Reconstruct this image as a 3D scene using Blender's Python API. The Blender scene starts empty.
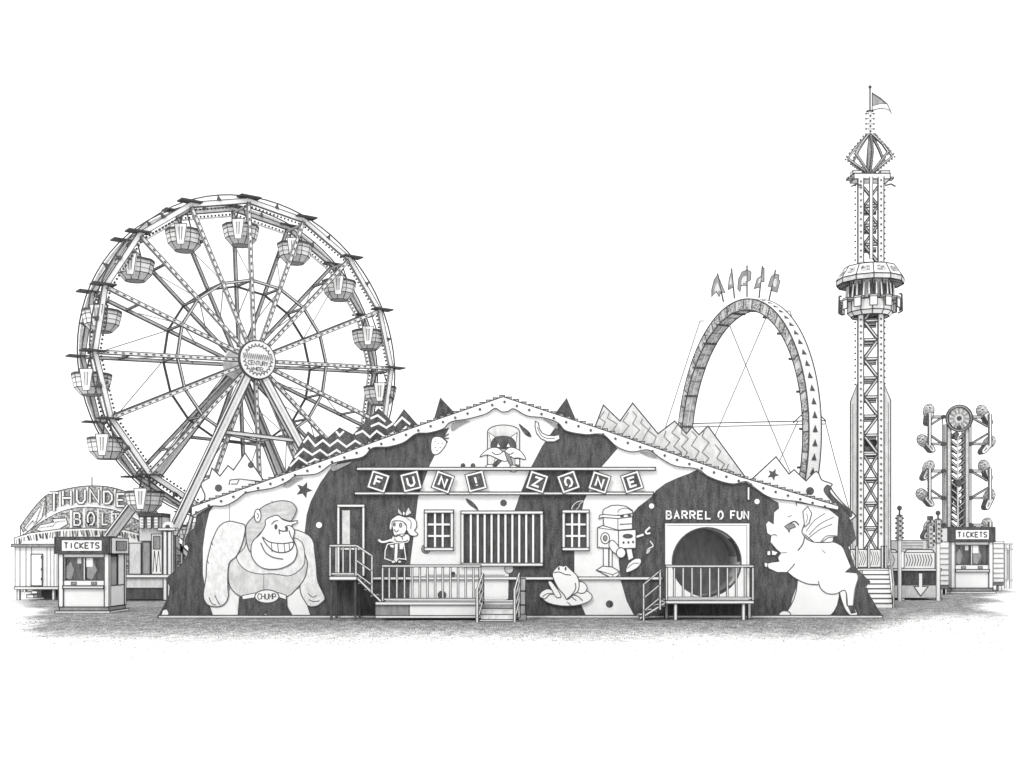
import bpy, math, random
from mathutils import Vector
from mathutils.geometry import tessellate_polygon
random.seed(7)
sc = bpy.context.scene
COL = sc.collection
F = 1200.0; HY = 552.0; EYE = 2.2
V = Vector
def P(px, py, Y):
    return V(((px-512)/F*Y, Y, EYE+(HY-py)/F*Y))

# ------------------------------------------------------------------ materials
MATS = {}
def mat(name, c0, c1, scale=(6, 6, 6), contrast=(.35, .65), rough=.9, grain=0.0, gscale=60, spec=.15):
    m = bpy.data.materials.new(name); m.use_nodes = True
    nt = m.node_tree; N = nt.nodes; L = nt.links
    b = N['Principled BSDF']; b.inputs['Roughness'].default_value = rough
    b.inputs['Specular IOR Level'].default_value = spec
    tc = N.new('ShaderNodeTexCoord'); mp = N.new('ShaderNodeMapping'); mp.inputs['Scale'].default_value = scale
    L.new(tc.outputs['Object'], mp.inputs['Vector'])
    n = N.new('ShaderNodeTexNoise'); n.inputs['Scale'].default_value = 1.0; n.inputs['Detail'].default_value = 6
    n.inputs['Roughness'].default_value = .7
    L.new(mp.outputs[0], n.inputs['Vector'])
    r = N.new('ShaderNodeValToRGB'); r.color_ramp.elements[0].position = contrast[0]; r.color_ramp.elements[1].position = contrast[1]
    def g(c): return (c, c, c*1.0, 1) if not isinstance(c, tuple) else (*c, 1)
    r.color_ramp.elements[0].color = g(c0); r.color_ramp.elements[1].color = g(c1)
    L.new(n.outputs['Fac'], r.inputs['Fac'])
    out = r.outputs['Color']
    if grain > 0:
        n2 = N.new('ShaderNodeTexNoise'); n2.inputs['Scale'].default_value = gscale; n2.inputs['Detail'].default_value = 3
        L.new(tc.outputs['Object'], n2.inputs['Vector'])
        mr = N.new('ShaderNodeMapRange'); mr.inputs['From Min'].default_value = .35; mr.inputs['From Max'].default_value = .65
        mr.inputs['To Min'].default_value = 1-grain; mr.inputs['To Max'].default_value = 1+grain
        L.new(n2.outputs['Fac'], mr.inputs['Value'])
        mx = N.new('ShaderNodeVectorMath'); mx.operation = 'SCALE'
        L.new(out, mx.inputs[0]); L.new(mr.outputs[0], mx.inputs['Scale']); out = mx.outputs[0]
    L.new(out, b.inputs['Base Color'])
    MATS[name] = m
    return m
mat('white', .79, .86, (3, 3, 3))
mat('paper_white', .81, .86, (2, 2, 2))
mat('shade', .48, .76, (5, 5, 2.5), (.3, .7), grain=.12)
mat('mid', .20, .38, (7, 7, 2.2), (.3, .7), grain=.2)
mat('dark', .035, .15, (6, 6, 1.5), (.3, .72), grain=.32, gscale=26)
mat('fur', .62, .84, (7, 7, 4), (.34, .60), grain=.1)
mat('darker', .05, .12, (9, 9, 2.5), (.3, .7), grain=.25)
mat('ink', .055, .12, (14, 14, 14))
mat('line', .16, .26, (14, 14, 14))
mat('steel', .40, .68, (3, 3, 9), (.3, .7), rough=.6, grain=.15)
mat('scribble', .08, .62, (9, 9, 14), (.42, .56), grain=.1)
mat('pipe', .3, .8, (4, 4, .6), (.38, .6), rough=.5, grain=.12)
mat('stone', .10, .22, (20, 20, 20))

def glass_mat():
    m = mat('glass', .03, .12, (5, 5, 1.2), (.4, .6), rough=.12, spec=.5)
    return m
glass_mat()

# ------------------------------------------------------------------ mesh builder
class MB:
    def __init__(s): s.v = []; s.f = []; s.m = []; s.mats = []; s.k = 0
    def mi(s, m):
        if m not in s.mats: s.mats.append(m)
        return s.mats.index(m)
    def add(s, vs, fs, m):
        o = len(s.v); s.v += [V(q) for q in vs]; i = s.mi(m)
        for f in fs: s.f.append([o+j for j in f]); s.m.append(i)
    def box8(s, c, m):
        s.add(c, [(0,3,2,1),(4,5,6,7),(0,1,5,4),(1,2,6,5),(2,3,7,6),(3,0,4,7)], m)
    def obox(s, o, a, b, c, m, ink=0, im='ink'):
        """box from corner o along vectors a, b, c"""
        p = [o, o+a, o+a+b, o+b, o+c, o+a+c, o+a+b+c, o+b+c]
        s.box8(p, m)
        if ink:
            for i, j in ((0,1),(1,2),(2,3),(3,0),(4,5),(5,6),(6,7),(7,4),(0,4),(1,5),(2,6),(3,7)):
                s.bar(p[i], p[j], ink, ink, im, ext=ink/2)
    def box(s, x0, x1, y0, y1, z0, z1, m, ink=0, im='ink'):
        s.obox(V((x0,y0,z0)), V((x1-x0,0,0)), V((0,y1-y0,0)), V((0,0,z1-z0)), m, ink, im)
    def bar(s, a, b, w, h, m, ref=(0,1,0), ext=0):
        a = V(a); b = V(b); d = (b-a)
        if d.length < 1e-6: return
        d.normalize(); r = V(ref)
        if abs(d.dot(r)) > .98: r = V((1,0,0))
        sv = d.cross(r).normalized(); tv = sv.cross(d).normalized()
        a = a-d*ext; b = b+d*ext
        sv = sv*w/2; tv = tv*h/2
        s.box8([a-sv-tv, a+sv-tv, a+sv+tv, a-sv+tv, b-sv-tv, b+sv-tv, b+sv+tv, b-sv+tv], m)
    def beam(s, a, b, w, h, m='white', ink=.045, ref=(0,1,0), im='ink'):
        a = V(a); b = V(b)
        s.bar(a, b, w, h, m, ref)
        if ink:
            d = (b-a).normalized(); r = V(ref)
            if abs(d.dot(r)) > .98: r = V((1,0,0))
            sv = d.cross(r).normalized(); tv = sv.cross(d).normalized()
            for i in (-1, 1):
                for j in (-1, 1):
                    o = sv*i*w/2+tv*j*h/2
                    s.bar(a+o, b+o, ink, ink, im, ref)
    def cyl(s, a, b, r, m, n=10, r2=None, cap=True, rot=0):
        a = V(a); b = V(b); d = (b-a).normalized(); r2 = r if r2 is None else r2
        ref = V((0,0,1)) if abs(d.z) < .9 else V((1,0,0))
        u = d.cross(ref).normalized(); w = d.cross(u)
        vs = []
        for k, (c, rr) in enumerate(((a, r), (b, r2))):
            for i in range(n):
                t = 2*math.pi*i/n+rot
                vs.append(c+u*math.cos(t)*rr+w*math.sin(t)*rr)
        fs = [(i, (i+1) % n, n+(i+1) % n, n+i) for i in range(n)]
        if cap: fs += [tuple(range(n))[::-1], tuple(range(n, 2*n))]
        s.add(vs, fs, m)
    def path(s, pts, r, m, n=6):
        for a, b in zip(pts[:-1], pts[1:]): s.cyl(a, b, r, m, n)
    def ball(s, c, r, m, n=8, k=5, sc3=(1,1,1)):
        vs = []; fs = []
        for j in range(k+1):
            ph = math.pi*j/k
            for i in range(n):
                t = 2*math.pi*i/n
                vs.append(V((c[0]+r*sc3[0]*math.sin(ph)*math.cos(t), c[1]+r*sc3[1]*math.sin(ph)*math.sin(t), c[2]+r*sc3[2]*math.cos(ph))))
        for j in range(k):
            for i in range(n):
                fs.append((j*n+i, (j+1)*n+i, (j+1)*n+(i+1) % n, j*n+(i+1) % n))
        s.add(vs, fs, m)
    def revolve(s, prof, c, m, n=12, rot=0, ms=None, ink=0):
        """prof: list of (r, z) about vertical axis at c"""
        c = V(c)
        for j, ((r0, z0), (r1, z1)) in enumerate(zip(prof[:-1], prof[1:])):
            mm = ms[j] if ms else m
            for i in range(n):
                t0 = 2*math.pi*i/n+rot; t1 = 2*math.pi*(i+1)/n+rot
                q = [c+V((r*math.cos(t), r*math.sin(t), z)) for r, z, t in ((r0,z0,t0),(r0,z0,t1),(r1,z1,t1),(r1,z1,t0))]
                s.add(q, [(0,1,2,3)], mm)
                if ink:
                    s.bar(q[0], q[1], ink, ink, 'ink'); s.bar(q[0], q[3], ink, ink, 'ink')
                    s.bar(q[3], q[2], ink, ink, 'ink')
    # --- planar art: fr maps (a, b, c) to the world
    def fill(s, fr, pts, m, c, holes=None, thick=0):
        loops = [pts]+(holes or [])
        tri = tessellate_polygon([[V((a, b, 0)) for a, b in lp] for lp in loops])
        flat = [q for lp in loops for q in lp]
        vs = [fr.p(a, b, c) for a, b in flat]
        s.add(vs, [tuple(t) for t in tri], m)
        if thick:
            s.add([fr.p(a, b, c-thick) for a, b in flat], [tuple(t)[::-1] for t in tri], m)
            o = 0
            for lp in loops:
                n = len(lp)
                q = [fr.p(a, b, c) for a, b in lp]+[fr.p(a, b, c-thick) for a, b in lp]
                s.add(q, [(i, (i+1) % n, n+(i+1) % n, n+i) for i in range(n)], m)
    def stroke(s, fr, pts, w, m, c, closed=False, thick=0):
        pts = [V((a, b)) for a, b in pts]
        q = [pts[0]]
        for p in pts[1:]:
            if (p-q[-1]).length > 1e-5: q.append(p)
        if closed and (q[0]-q[-1]).length < 1e-5: q.pop()
        pts = q; n = len(pts)
        if n < 2: return
        L = []; R = []
        for i in range(n):
            if closed: d0 = pts[i]-pts[i-1]; d1 = pts[(i+1) % n]-pts[i]
            else:
                d0 = pts[i]-pts[i-1] if i else pts[1]-pts[0]
                d1 = pts[i+1]-pts[i] if i < n-1 else pts[-1]-pts[-2]
            d0 = d0.normalized(); d1 = d1.normalized()
            n0 = V((-d0.y, d0.x)); n1 = V((-d1.y, d1.x)); t = n0+n1
            if t.length < .3: t = n0.copy(); k = 1
            else:
                t.normalize(); k = min(1/max(t.dot(n0), .35), 2)
            L.append(pts[i]+t*k*w/2); R.append(pts[i]-t*k*w/2)
        vs = [fr.p(a.x, a.y, c) for a in L]+[fr.p(a.x, a.y, c) for a in R]
        rng = range(n if closed else n-1)
        s.add(vs, [(i, (i+1) % n, n+(i+1) % n, n+i) for i in rng], m)
        if thick:
            vb = [fr.p(a.x, a.y, c-thick) for a in L]+[fr.p(a.x, a.y, c-thick) for a in R]
            s.add(vs+vb, [(i, (i+1) % n, 2*n+(i+1) % n, 2*n+i) for i in rng]+[(n+i, n+(i+1) % n, 3*n+(i+1) % n, 3*n+i) for i in rng], m)
    def build(s, name, parent=None, origin=None, label=None):
        me = bpy.data.meshes.new(name)
        po = W[parent] if parent else V((0,0,0))
        o = V(origin) if origin is not None else (po.copy() if parent else V((0,0,0)))
        me.from_pydata([v-o for v in s.v], [], s.f)
        for m in s.mats: me.materials.append(MATS[m])
        for p, i in zip(me.polygons, s.m): p.material_index = i
        me.update()
        ob = bpy.data.objects.new(name, me); COL.objects.link(ob)
        ob.location = o-po
        if parent: ob.parent = parent
        W[ob] = o
        if label: ob['label'] = label
        return ob
W = {}
def thing(name, label, cat, loc, group=None):
    o = bpy.data.objects.new(name, None); COL.objects.link(o); o.location = loc; o.empty_display_size = .5
    o['label'] = label; o['category'] = cat
    if group: o['group'] = group
    W[o] = V(loc)
    return o
def tag(o, label, cat, group=None):
    o['label'] = label; o['category'] = cat
    if group: o['group'] = group
    return o
class Fr:
    def __init__(s, o, u, v, w): s.o = V(o); s.u = V(u); s.v = V(v); s.w = V(w)
    def p(s, a, b, c=0): return s.o+s.u*a+s.v*b+s.w*c
def smooth(pts, closed=False, k=4):
    n = len(pts); out = []
    for i in range(n if closed else n-1):
        g = (lambda j: pts[j % n]) if closed else (lambda j: pts[max(0, min(n-1, j))])
        p0, p1, p2, p3 = g(i-1), g(i), g(i+1), g(i+2)
        for t in range(k):
            t = t/k
            out.append(tuple(.5*((2*b)+(-a+c)*t+(2*a-5*b+4*c-d)*t*t+(-a+3*b-3*c+d)*t**3) for a, b, c, d in zip(p0, p1, p2, p3)))
    if not closed: out.append(tuple(pts[-1]))
    return out
def ell(cx, cy, rx, ry=None, n=18, a0=0, a1=360):
    ry = rx if ry is None else ry
    full = abs(a1-a0) >= 360
    m = n if full else n+1
    return [(cx+rx*math.cos(math.radians(a0+(a1-a0)*i/n)), cy+ry*math.sin(math.radians(a0+(a1-a0)*i/n))) for i in range(m)]
def star(cx, cy, r, rot=90, k=.42):
    return [(cx+(r if i % 2 == 0 else r*k)*math.cos(math.radians(rot+36*i)), cy+(r if i % 2 == 0 else r*k)*math.sin(math.radians(rot+36*i))) for i in range(10)]

def raw(mb, name, parent, loc):
    me = bpy.data.meshes.new(name); me.from_pydata([tuple(v) for v in mb.v], [], mb.f)
    for m_ in mb.mats: me.materials.append(MATS[m_])
    for p_, k_ in zip(me.polygons, mb.m): p_.material_index = k_
    o_ = bpy.data.objects.new(name, me); COL.objects.link(o_); o_.parent = parent; o_.location = loc; return o_
BALLS = {}
def bulbs(parent, pts, rad, m='ink'):
    """each light bulb a part; past 100 on one thing the rest are one stuff part"""
    pts = sorted([V(p) for p in pts], key=lambda p: (p-V((0,0,EYE))).length)
    key = (rad, m)
    for p in pts[:100]:
        if key not in BALLS:
            b_ = MB(); b_.ball((0,0,0), rad, m, 7, 4); o_ = raw(b_, 'bulb', parent, p-W[parent]); BALLS[key] = o_.data
        else:
            o_ = bpy.data.objects.new('bulb', BALLS[key]); COL.objects.link(o_); o_.parent = parent; o_.location = p-W[parent]
    if len(pts) > 100:
        b_ = MB()
        for p in pts[100:]: b_.ball(tuple(p), rad, m, 6, 3)
        o_ = b_.build('far_bulbs', parent); o_['kind'] = 'stuff'
class Art:
    """draws in picture-like units on a wall plane; y grows downward"""
    def __init__(s, Y, ox=0, oy=0, sc=1.0, base=.01, step=.0012):
        s.Y = Y; s.mb = MB(); s.set(ox, oy, sc); s.c = base; s.st = step
        s.k = Y/F
        s.fr = Fr((0, Y, 0), (1,0,0), (0,0,1), (0,-1,0))
    def set(s, ox, oy, sc): s.ox = ox; s.oy = oy; s.sc = sc
    def t(s, pts): return [((s.ox+x/s.sc-512)/F*s.Y, EYE+(HY-(s.oy+y/s.sc))/F*s.Y) for x, y in pts]
    def f(s, pts, m='paper_white', o=1.0, sm=True, om='ink', thick=0, holes=None):
        if sm: pts = smooth(pts, True)
        q = s.t(pts); s.c += s.st
        s.mb.fill(s.fr, q, m, s.c, holes=[s.t(h) for h in holes] if holes else None, thick=thick)
        if o: s.s(pts, o, om, closed=True, sm=False)
    def s(s_, pts, w=1.0, m='ink', closed=False, sm=True):
        if sm and len(pts) > 2: pts = smooth(pts, closed)
        s_.c += s_.st
        s_.mb.stroke(s_.fr, s_.t(pts), w*s_.k, m, s_.c, closed)
    def text(s, txt, cx, cy, w, h, sw, m, gap=.28):
        n = len(txt); cw = w/(n+gap*(n-1)); x = cx-w/2
        for ch in txt:
            for st in FONT.get(ch, []):
                s.s([(x+a*cw, cy+h/2-b*h) for a, b in st], sw, m, sm=False)
            x += cw*(1+gap)
FONT = {
 'A': [[(0,0),(.5,1),(1,0)],[(.2,.38),(.8,.38)]], 'B': [[(0,.5),(.7,.5),(.95,.35),(.95,.15),(.7,0),(0,0),(0,1),(.65,1),(.85,.87),(.85,.62),(.65,.5)]],
 'C': [[(1,.85),(.7,1),(.3,1),(0,.7),(0,.3),(.3,0),(.7,0),(1,.15)]], 'D': [[(0,0),(0,1),(.6,1),(1,.7),(1,.3),(.6,0),(0,0)]],
 'E': [[(1,1),(0,1),(0,0),(1,0)],[(0,.5),(.8,.5)]], 'F': [[(1,1),(0,1),(0,0)],[(0,.5),(.8,.5)]], 'H': [[(0,0),(0,1)],[(1,0),(1,1)],[(0,.5),(1,.5)]],
 'I': [[(.5,0),(.5,1)]], 'K': [[(0,0),(0,1)],[(1,1),(.05,.45),(1,0)]], 'L': [[(0,1),(0,0),(1,0)]], 'M': [[(0,0),(0,1),(.5,.4),(1,1),(1,0)]],
 'N': [[(0,0),(0,1),(1,0),(1,1)]], 'O': [[(.3,0),(0,.3),(0,.7),(.3,1),(.7,1),(1,.7),(1,.3),(.7,0),(.3,0),(.15,.15)]], 'P': [[(0,0),(0,1),(.7,1),(1,.8),(1,.6),(.7,.45),(0,.45)]],
 'R': [[(0,0),(0,1),(.7,1),(1,.8),(1,.65),(.7,.5),(0,.5)],[(.5,.5),(1,0)]], 'S': [[(1,.85),(.7,1),(.3,1),(0,.8),(.1,.6),(.9,.4),(1,.2),(.7,0),(.3,0),(0,.15)]],
 'T': [[(0,1),(1,1)],[(.5,1),(.5,0)]], 'U': [[(0,1),(0,.25),(.3,0),(.7,0),(1,.25),(1,1)]], 'W': [[(0,1),(.25,0),(.5,.7),(.75,0),(1,1)]],
 'Y': [[(0,1),(.5,.5),(1,1)],[(.5,.5),(.5,0)]], 'Z': [[(0,1),(1,1),(0,0),(1,0)]], '!': [[(.5,1),(.5,.3)],[(.5,.12),(.5,0)]],
}

# ------------------------------------------------------------------ world, sun, camera
w = bpy.data.worlds.new("World"); sc.world = w; w.use_nodes = True
bg = w.node_tree.nodes['Background']; bg.inputs[0].default_value = (1, 1, 1, 1); bg.inputs[1].default_value = 1.0
sun = bpy.data.lights.new('sun', 'SUN'); sun.energy = 0.9; sun.angle = math.radians(14); sun.color = (1, .99, .97)
so = bpy.data.objects.new('sun', sun); COL.objects.link(so); so.rotation_euler = (math.radians(48), 0, math.radians(-28))
cam = bpy.data.cameras.new('camera'); co = bpy.data.objects.new('camera', cam); COL.objects.link(co)
co.location = (0, 0, EYE); co.rotation_euler = (math.radians(90), 0, 0)
cam.sensor_width = 36; cam.lens = F*36/1024; cam.shift_y = (HY-388.5)/1024; cam.clip_end = 4000; cam.clip_start = .5
sc.camera = co
vs_ = sc.view_settings; vs_.view_transform = 'Standard'; vs_.look = 'None'; vs_.exposure = .44; vs_.gamma = 1

# ------------------------------------------------------------------ ground
def ground():
    m = bpy.data.materials.new('ground'); m.use_nodes = True; nt = m.node_tree; N = nt.nodes; L = nt.links
    b = N['Principled BSDF']; b.inputs['Roughness'].default_value = 1; b.inputs['Specular IOR Level'].default_value = 0
    tc = N.new('ShaderNodeTexCoord')
    def math_(op, a, b_=None, clamp=False):
        n = N.new('ShaderNodeMath'); n.operation = op; n.use_clamp = clamp
        for i, x in enumerate((a, b_)):
            if x is None: continue
            if isinstance(x, (int, float)): n.inputs[i].default_value = x
            else: L.new(x, n.inputs[i])
        return n.outputs[0]
    def noise(scale, sv, detail=4, rough=.6):
        mp = N.new('ShaderNodeMapping'); mp.inputs['Scale'].default_value = sv; L.new(tc.outputs['Object'], mp.inputs[0])
        n = N.new('ShaderNodeTexNoise'); n.inputs['Scale'].default_value = scale; n.inputs['Detail'].default_value = detail; n.inputs['Roughness'].default_value = rough
        L.new(mp.outputs[0], n.inputs['Vector']); return n.outputs['Fac']
    def ramp(x, a, b_, smooth_=True):
        n = N.new('ShaderNodeMapRange'); n.interpolation_type = 'SMOOTHSTEP'
        L.new(x, n.inputs['Value']); n.inputs['From Min'].default_value = a; n.inputs['From Max'].default_value = b_
        return n.outputs[0]
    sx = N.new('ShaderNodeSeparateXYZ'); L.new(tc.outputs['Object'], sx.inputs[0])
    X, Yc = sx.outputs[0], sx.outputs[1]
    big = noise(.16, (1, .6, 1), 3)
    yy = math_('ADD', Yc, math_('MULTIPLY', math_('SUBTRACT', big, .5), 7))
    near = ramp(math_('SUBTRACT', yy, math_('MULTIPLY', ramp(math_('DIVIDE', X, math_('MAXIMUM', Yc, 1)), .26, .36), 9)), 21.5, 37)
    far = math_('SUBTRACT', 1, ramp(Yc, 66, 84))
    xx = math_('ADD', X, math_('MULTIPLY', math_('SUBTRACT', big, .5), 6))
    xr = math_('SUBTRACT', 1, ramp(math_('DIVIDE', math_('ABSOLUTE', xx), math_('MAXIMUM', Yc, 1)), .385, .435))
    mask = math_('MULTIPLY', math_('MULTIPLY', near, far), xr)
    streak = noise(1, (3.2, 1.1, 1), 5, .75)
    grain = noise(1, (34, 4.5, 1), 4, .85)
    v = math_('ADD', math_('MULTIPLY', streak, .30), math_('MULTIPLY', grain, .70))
    # threshold falls where the pencil shading painted into the ground is denser
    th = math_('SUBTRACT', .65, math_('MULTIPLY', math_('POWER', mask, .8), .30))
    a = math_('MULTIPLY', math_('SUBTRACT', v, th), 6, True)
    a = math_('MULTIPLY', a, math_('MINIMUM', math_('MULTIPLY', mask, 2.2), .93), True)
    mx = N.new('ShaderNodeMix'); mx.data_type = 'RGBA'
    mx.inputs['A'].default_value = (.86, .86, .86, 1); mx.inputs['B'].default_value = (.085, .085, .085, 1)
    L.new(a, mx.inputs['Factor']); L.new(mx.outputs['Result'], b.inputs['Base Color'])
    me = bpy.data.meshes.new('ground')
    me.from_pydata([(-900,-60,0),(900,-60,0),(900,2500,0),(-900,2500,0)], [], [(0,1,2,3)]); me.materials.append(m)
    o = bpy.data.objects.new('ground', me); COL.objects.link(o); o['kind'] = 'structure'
    # loose grit scattered over the painted, shaded strip
    mb = MB()
    for i in range(8000):
        Y = 39.9-abs(random.gauss(0, 5.0))
        if Y < 24.5: continue
        px = random.gauss(520, 260) if random.random() < .7 else random.uniform(20, 1005)
        if px < 15 or px > 1005: continue
        x = (px-512)/F*Y; r = random.uniform(.008, .026)
        a0 = random.random()*6
        vs = [V((x+r*math.cos(a0+k*2.1), Y+2.2*r*math.sin(a0+k*2.1), 0.001)) for k in range(3)]+[V((x, Y, r*.8))]
        mb.add(vs, [(0,1,3),(1,2,3),(2,0,3)], 'stone')
    g = mb.build('gravel'); g['kind'] = 'stuff'; tag(g, 'dark loose grit scattered in front of the fun house', 'gravel')
ground()

# ------------------------------------------------------------------ the fun house
Z0 = 40.0
fh = thing('fun_house', 'long low fun house with black and white painted front and FUN! ZONE letters', 'fun house', (0, 41.5, 0))
roofL = [(192,507),(320,462),(410,429),(503,397)]
roofR = [(503,397),(600,429),(740,477),(838,506)]
sil = [(158,617),(164,606),(169.5,595),(170,586),(166,579),(178.5,568),(187,557.5),(189,548),(185,541),(187.5,534),(195,528),(196.5,518),(191,516)] \
    + roofL + roofR[1:] + [(846,513),(852,523),(855.5,538.6),(848,547),(854.6,567.5),(870,582),(864.5,587),(875,605),(882.5,617.5)]
HOLE = ell(706.5, 562, 34.5, n=36)
A = Art(Z0, base=0)
A.f(sil, 'white', o=0, sm=False, thick=.15, holes=[HOLE])
A.s(sil, 1.2, 'ink', closed=True, sm=False)
facade = A.mb.build('front_wall', fh)
# painted dark shapes
A = Art(Z0, base=.002, step=.0004)
A.f([(158.5,616.5),(164,606),(169.5,595),(170,586),(166,579),(178.5,568),(187,557.5),(189,548),(185,541),(187.5,534),(195,528),(197,515),(205,510),(214,505),(209,512),(205,529),(202.5,548),(202.5,574),(206,595),(213,616.5)], 'dark', .8, sm=False)
A.f([(341,460),(363,457),(373,448),(388,447),(404,442.5),(416,434),(429,433),(449,428),(438,448),(429,466),(421,488),(417.6,498),(414,530),(410,562),(409,603),(412,616.5),(305,616.5),(305,560),(305,533),(307,515),(311,501.5),(320.5,483),(329,471)], 'dark', .8, sm=False)
A.f([(558,424),(566,431),(585.5,435),(597,434.5),(605,436.5),(617,448.5),(609,458),(601,467),(592,484),(583.5,501),(578,530),(574,550),(574,576),(581,605),(586,616.5),(499,616.5),(498,604),(508.5,599),(509,575),(512,540),(515,510),(521,493),(531,468),(542.5,446)], 'dark', .8, sm=False)
h2 = ell(706.5, 562, 34.6, n=36)
A.f([(697,470),(707,476.5),(721,482.5),(734,485),(746,482.5),(756,490),(771,499),(778,503),(782,530),(790,560),(798,582),(792,598),(788,616.5),(635,616.5),(627,601),(621,580),(619,560),(623,535),(629,518),(638.6,507),(652,497),(656,491),(666,483.5),(678,478),(689,474)], 'dark', .8, sm=False, holes=[h2])
A.f([(820,504),(838,507),(846,513),(852,523),(855.5,538.6),(848,547),(854.6,567.5),(870,582),(864.5,587),(875,605),(882.5,616.5),(828,616.5),(836,604),(839,590),(838,570),(832,545),(836,525)], 'dark', .8, sm=False)
A.f(star(304,490,8,75), 'dark', .8, sm=False)
for x, y, r, m in ((319,525,3.4,'paper_white'),(320.5,600,3.6,'paper_white'),(651.5,506,3,'paper_white'),(757,501.5,3,'paper_white'),(503.5,503,3,'dark'),(609.5,604,3.4,'dark'),(426,549,4.5,'mid'),(509,569,4.5,'shade'),(453,574,2,'dark'),(442,595,4,'dark'),(463,465.5,2,'dark'),(473,465.5,2,'dark')):
    A.f(ell(x, y, r, n=14), m, .7, sm=False)
for x in (229.5, 272): A.s([(x, 500), (x, 616)], .5, 'line')
A.s([(425,575),(505,575)], .6, 'line')
# leaf and feather
A.f([(466,499),(471,501),(476,506),(478,510),(473,507),(469,504)], 'dark', .6)
A.f([(519,424),(523,427),(529,432),(531,437),(526,435),(522,430)], 'dark', .6)
A.f([(583,501),(577,502),(572,507),(573,511),(578,508),(580,504)], 'dark', .8, om='shade')
A.f([(794,556-5),(796,546),(790,541),(787,549)], 'dark', .6, om='shade')
A.s([(650,541),(653,546),(648,549),(647,553)], 1.2, 'shade')
A.mb.build('painted_pattern', fh)

# building behind the front: walls and pitched roof as a hollow shell
mb = MB()
def q(x, y): return ((x-512)/30, EYE+(HY-y)/30)
xl, xr = q(205,0)[0], q(832,0)[0]; xp, zp = q(503,400); zl = q(205,506)[1]; zr = q(832,508)[1]
yb = 45.2
mb.box(xl, xl+.12, Z0+.16, yb, 0, zl, 'shade', .03); mb.box(xr-.12, xr, Z0+.16, yb, 0, zr, 'shade', .03)
mb.box(xl+.13, xr-.13, yb-.12, yb, 0, zl, 'shade', .03)
mb.build('rear_wall', fh)
mb = MB()
for a, b in (((xl-.1, zl-.02), (xp, zp-.03)), ((xp, zp-.03), (xr+.1, zr-.02))):
    o = V((a[0], Z0+.16, a[1])); d = V((b[0]-a[0], 0, b[1]-a[1]))
    mb.obox(o, d, V((0, yb-Z0-.1, 0)), V((0,0,-.1)), 'steel', .03)
mb.build('roof', fh)
# skirting board and ledges
def strip(name, x0, x1, y0, y1, d=.1, ink=.035, parent=fh, m='paper_white', Y=Z0, im='ink'):
    mb = MB(); k = Y/F
    mb.box((x0-512)*k, (x1-512)*k, Y-.016-d, Y-.016, EYE+(HY-y1)*k, EYE+(HY-y0)*k, m, ink, im)
    return mb.build(name, parent)
strip('skirting_board', 159, 882, 615.2, 617.8, .06, .03)
strip('sign_rail', 357, 655, 467.6, 470.4, .12, .032)
strip('sign_rail', 355, 653, 492.2, 494.8, .12, .032)
strip('ledge', 372, 662, 576.8, 579.6, .06, .022)
A = Art(Z0, base=.012); A.f([(161,616),(163,610),(167,609),(169,613),(168,616)], 'paper_white', .8, sm=False); A.mb.build('painted_spot', fh)
strip('corner_trim', 747, 749.2, 487, 500, .05, .02)
# scalloped fringe under the roofline
top = roofL+roofR[1:]
lowL = [(192,516),(210,506.5),(224,506),(236,500.6),(245,493.6),(255.5,491),(273,488),(287,482),(296,476),(308,475),(319,473),(332,464),(345,460.5),(363,457),(373,448),(388,447),(404,442.5),(416,434),(429,433),(443,429),(451,422),(468,419),(486,414),(495,408.5),(501.6,412),(508,411.5),(514,409),(527,416),(544,418),(558,423),(566,431),(585.5,434.7),(597,434),(605,436),(617,447),(632,452),(648,450),(660,458),(675,466),(697,469),(707,476),(721,481.6),(734,484),(746,481.6),(756,489),(771,498),(797,501.5),(812,505),(838,510)]
A = Art(Z0-.03, base=.06)
low = smooth(lowL)
A.f(top+low[::-1], 'paper_white', 1.1, sm=False, thick=.05)
A.mb.build('scalloped_fringe', fh)
A = Art(Z0-.02, base=.02)
for pts in ([(283,486),(290,481),(297,478),(303,478),(296,482),(288,487)],[(332,466),(345,463),(352,462),(343,467),(333,471)],[(452,424),(460,421.5),(470,421),(462,425),(452,431)],[(543,419),(556,424),(557,429),(550,424)],[(640,452.5),(649,452.5),(657,458),(650,457)]):  # grey patches painting the shade at the underside of the fringe
    A = Art(Z0-.02, base=.02); A.f(pts, 'mid', 0); A.mb.build('fringe_shade', fh)
def lineat(pts, x):
    for (x0, y0), (x1, y1) in zip(pts[:-1], pts[1:]):
        if x0 <= x <= x1: return y0+(y1-y0)*(x-x0)/(x1-x0)
    return pts[-1][1]
x = 197; bl = []
while x < 832:
    y = lineat(top, x)+(4.6 if x > 205 else 7)
    p = P(x, y, Z0-.03); p.y = Z0-.12; bl.append(p); x += 12.3
bulbs(fh, bl, .045)
# stepped shingle edge on top of the roofline
mb = MB()
x = 196
while x < 836:
    y = lineat(top, x+2.5)
    if not (430 < x < 432):
        a = q(x, y+1.0); wdt = 5.2/30
        mb.box(a[0], a[0]+wdt, Z0+.02, Z0+.5, a[1]-.12, a[1]+.10, 'shade', .028)
    x += 7.4 if x > 503 else 6.6
mb.build('roof_edge_shingles', fh)
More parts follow.
